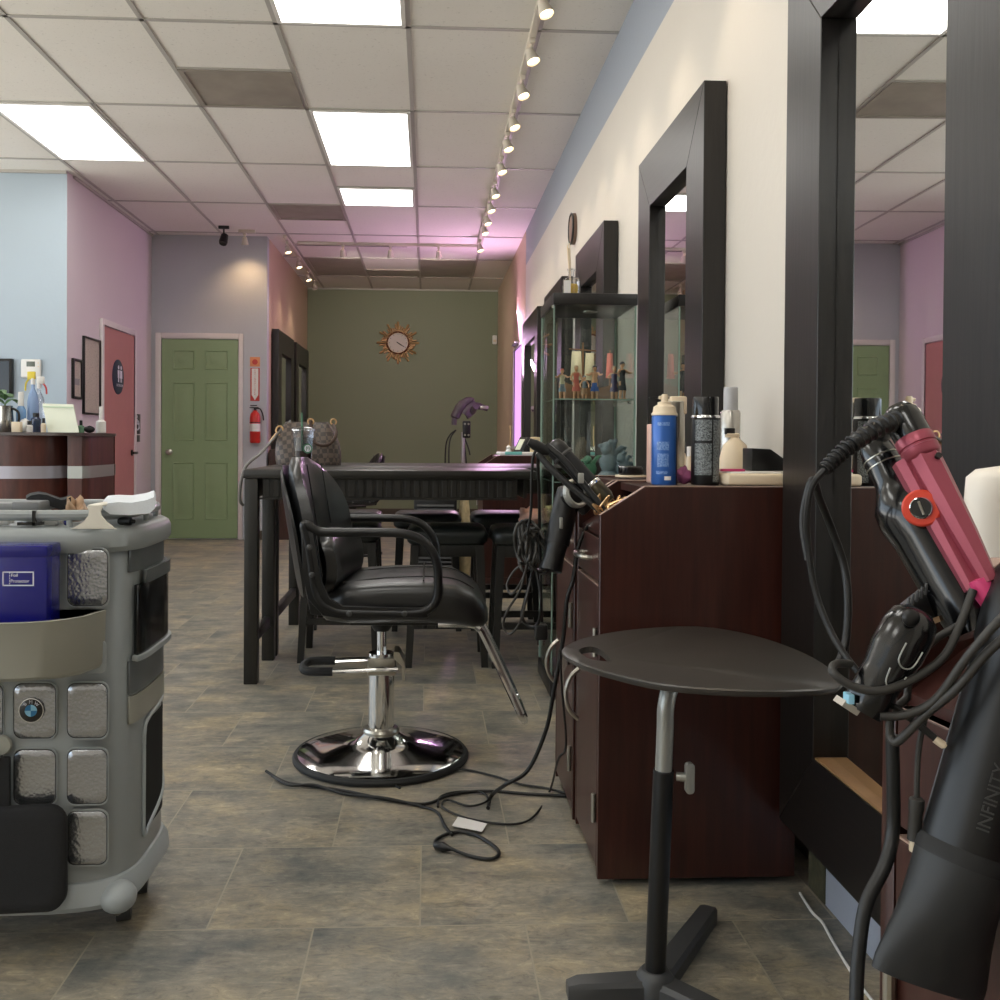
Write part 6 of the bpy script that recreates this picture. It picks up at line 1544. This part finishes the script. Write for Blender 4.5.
framed(82.0, 98.6, 338, 0, 414.5, 'large thin framed certificate beside the pink door, right of the small one', .014)

# ================================================================== FAR THINGS
# hood dryer on a stand
D = 10.6; base = P(463, 500, D); base = V((base.x, D, 0))
t = thing('hood_dryer', 'mauve grey hair processor arm on a stand before the olive wall', 'hair processor', base)
q = lambda x, y, d=0: P(x, y, D+d)
MB().cyl((base.x, D, .03), q(463, 432), .022, seg=16).build('pole', 'alu', t)
m = MB()
for k in range(5):
    a = 2*PI*k/5; m.tube([(base.x, D, .09), (base.x+.18*math.cos(a), D+.18*math.sin(a), .07), (base.x+.30*math.cos(a), D+.30*math.sin(a), .03)], .018, 8, smooth=3).ell((base.x+.30*math.cos(a), D+.30*math.sin(a), .027), .027, 10, 8)
m.build('star_base', 'graphite', t)
MB().tube([q(454, 425), q(455, 417), q(460, 408), q(466, 402), q(471, 401), q(474, 405)], [.03, .055, .06, .05, .045, .03], 12, smooth=6).build('arm', 'hood', t)
MB().tube([q(464, 414), q(470, 407), q(478, 406), q(488, 409)], [.055, .05, .04, .03], 12, smooth=5).build('arm', 'hood', t)
MB().tube([q(466, 416), q(472, 412), q(476, 407, -.1)], [.04, .035, .03], 10, smooth=4).build('arm', 'hood', t)
MB().box(q(480, 409, -.04), q(488, 406, .04), .01).build('lamp_face', 'satin', t)
MB().box(q(462.5, 438, -.03), q(470.5, 421, .03), .012).build('control_box', 'blackp', t)
m = MB()
for x, y in ((465, 424), (468.5, 424), (465, 435), (468.5, 435)): p = q(x, y, -.031); m.lathe([(.012, 0), (.010, .006)], p, (0, -1, 0), 10)
m.build('dial', 'satin', t)
for pts in ([(456, 430), (450, 435), (446, 445), (445, 470)], [(456, 430), (451, 437), (449, 448), (449, 470)], [(463, 437), (465, 450), (467, 470)], [(464, 437), (468, 447), (470, 455)]):
    MB().tube([q(x, y) for x, y in pts], .008, 6, smooth=5).build('cable', 'cord', t)
# louvred black cabinet and bag behind the stools
D = 6.1
x0, x1 = P(414, 500, D).x, P(457, 500, D).x; z1 = P(430, 496, D).z
t = thing('louvred_cabinet', 'black cabinet with louvred front behind the bar stools', 'cabinet', ((x0+x1)/2, D+.15, 0))
MB().box((x0, D, .03), (x1, D+.32, z1), .008).build('body', 'blackp', t)
m = MB(); n = 22
for k in range(n):
    z = .06+(z1-.10)*k/n; m.raw([(x0+.02, D-.001, z), (x1-.02, D-.001, z), (x1-.02, D-.001, z+.012), (x0+.02, D-.001, z+.012), (x0+.02, D-.012, z), (x1-.02, D-.012, z), (x1-.02, D-.006, z+.012), (x0+.02, D-.006, z+.012)], [(0, 1, 2, 3), (7, 6, 5, 4), (0, 4, 5, 1), (1, 5, 6, 2), (2, 6, 7, 3), (3, 7, 4, 0)])
m.build('louvre', 'graphite', t)
m = MB(); m.box((x0+.01, D+.01, 0), (x1-.01, D+.3, .03)); m.build('plinth', 'blackp', t)
D = 6.2
blob('shopping_bag', mat('patterned_cream_bag', c(196, 178, 140), .7, var=.5, scale=26), 'cream patterned bag on the floor beside the louvred cabinet', 'bag', (P(465, 500, D).x, D+.1, .0), (.05, .09, P(465, 494, D).z), 17, amp=.08)
# far station top
zs_ = .9125; D = 6.85
o = V((P(515, 450, D).x, D, zs_))
t = thing('tray', 'pale tray on top of the far mahogany station', 'tray', o)
MB().box((.50, 6.74, zs_), (.78, 7.05, zs_+.022), .006).build('tray_body', 'white', t)
MB().box((.54, 6.735, zs_+.004), (.66, 6.7395, zs_+.026), .002).build('teal_edge', 'tealcl', t)
zs2 = zs_+.0225
o = V((P(535, 450, 6.95).x, 6.95, zs2)); 
t = thing('candle', 'cream pillar candle on the pale tray of the far station', 'candle', o)
MB().lathe([(.035, 0), (.037, .004), (.037, .105), (.03, .108), (.001, .106)], o, seg=24).build('wax', 'candle', t); MB().cyl(o+V((0, 0, .106)), o+V((0, 0, .12)), .002, seg=6).build('wick', 'blackp', t)
p = [P(513, 450, 6.80), P(520, 450, 6.80), P(527, 437, 6.9), P(520, 437, 6.9)]
t = thing('photo_frame', 'small black photo frame leaning next to the candle on the far station', 'frame', (p[0].x, 6.8, zs2))
for v_ in p[:2]: v_.z = zs2+.001
MB().raw(p+[v_+V((.02, .02, .0)) for v_ in p], [(0, 1, 2, 3), (7, 6, 5, 4), (0, 4, 5, 1), (1, 5, 6, 2), (2, 6, 7, 3), (3, 7, 4, 0)]).build('frame', 'blackp', t)
cen_ = sum(p, V())/4; q_ = [cen_+(v_-cen_)*.7+V((-.0015, -.0015, .0)) for v_ in p]
MB().raw(q_+[v_+V((.001, .001, 0)) for v_ in q_], [(0, 1, 2, 3), (7, 6, 5, 4), (0, 4, 5, 1), (1, 5, 6, 2), (2, 6, 7, 3), (3, 7, 4, 0)]).build('picture', 'paper', t)
o = V((P(508.5, 450, 6.95).x, 6.95, zs2)); t = thing('ornament', 'small white ornament with a thin gold stem at the left of the far station tray', 'ornament', o)
MB().lathe([(.02, 0), (.022, .006), (.012, .02), (.018, .035), (.001, .05)], o, seg=14).build('bulb', 'white', t); MB().tube([o+V((.006, 0, .02)), o+V((.012, 0, .12)), o+V((.008, 0, .19))], .003, 6, smooth=3).build('stem', 'gold', t)
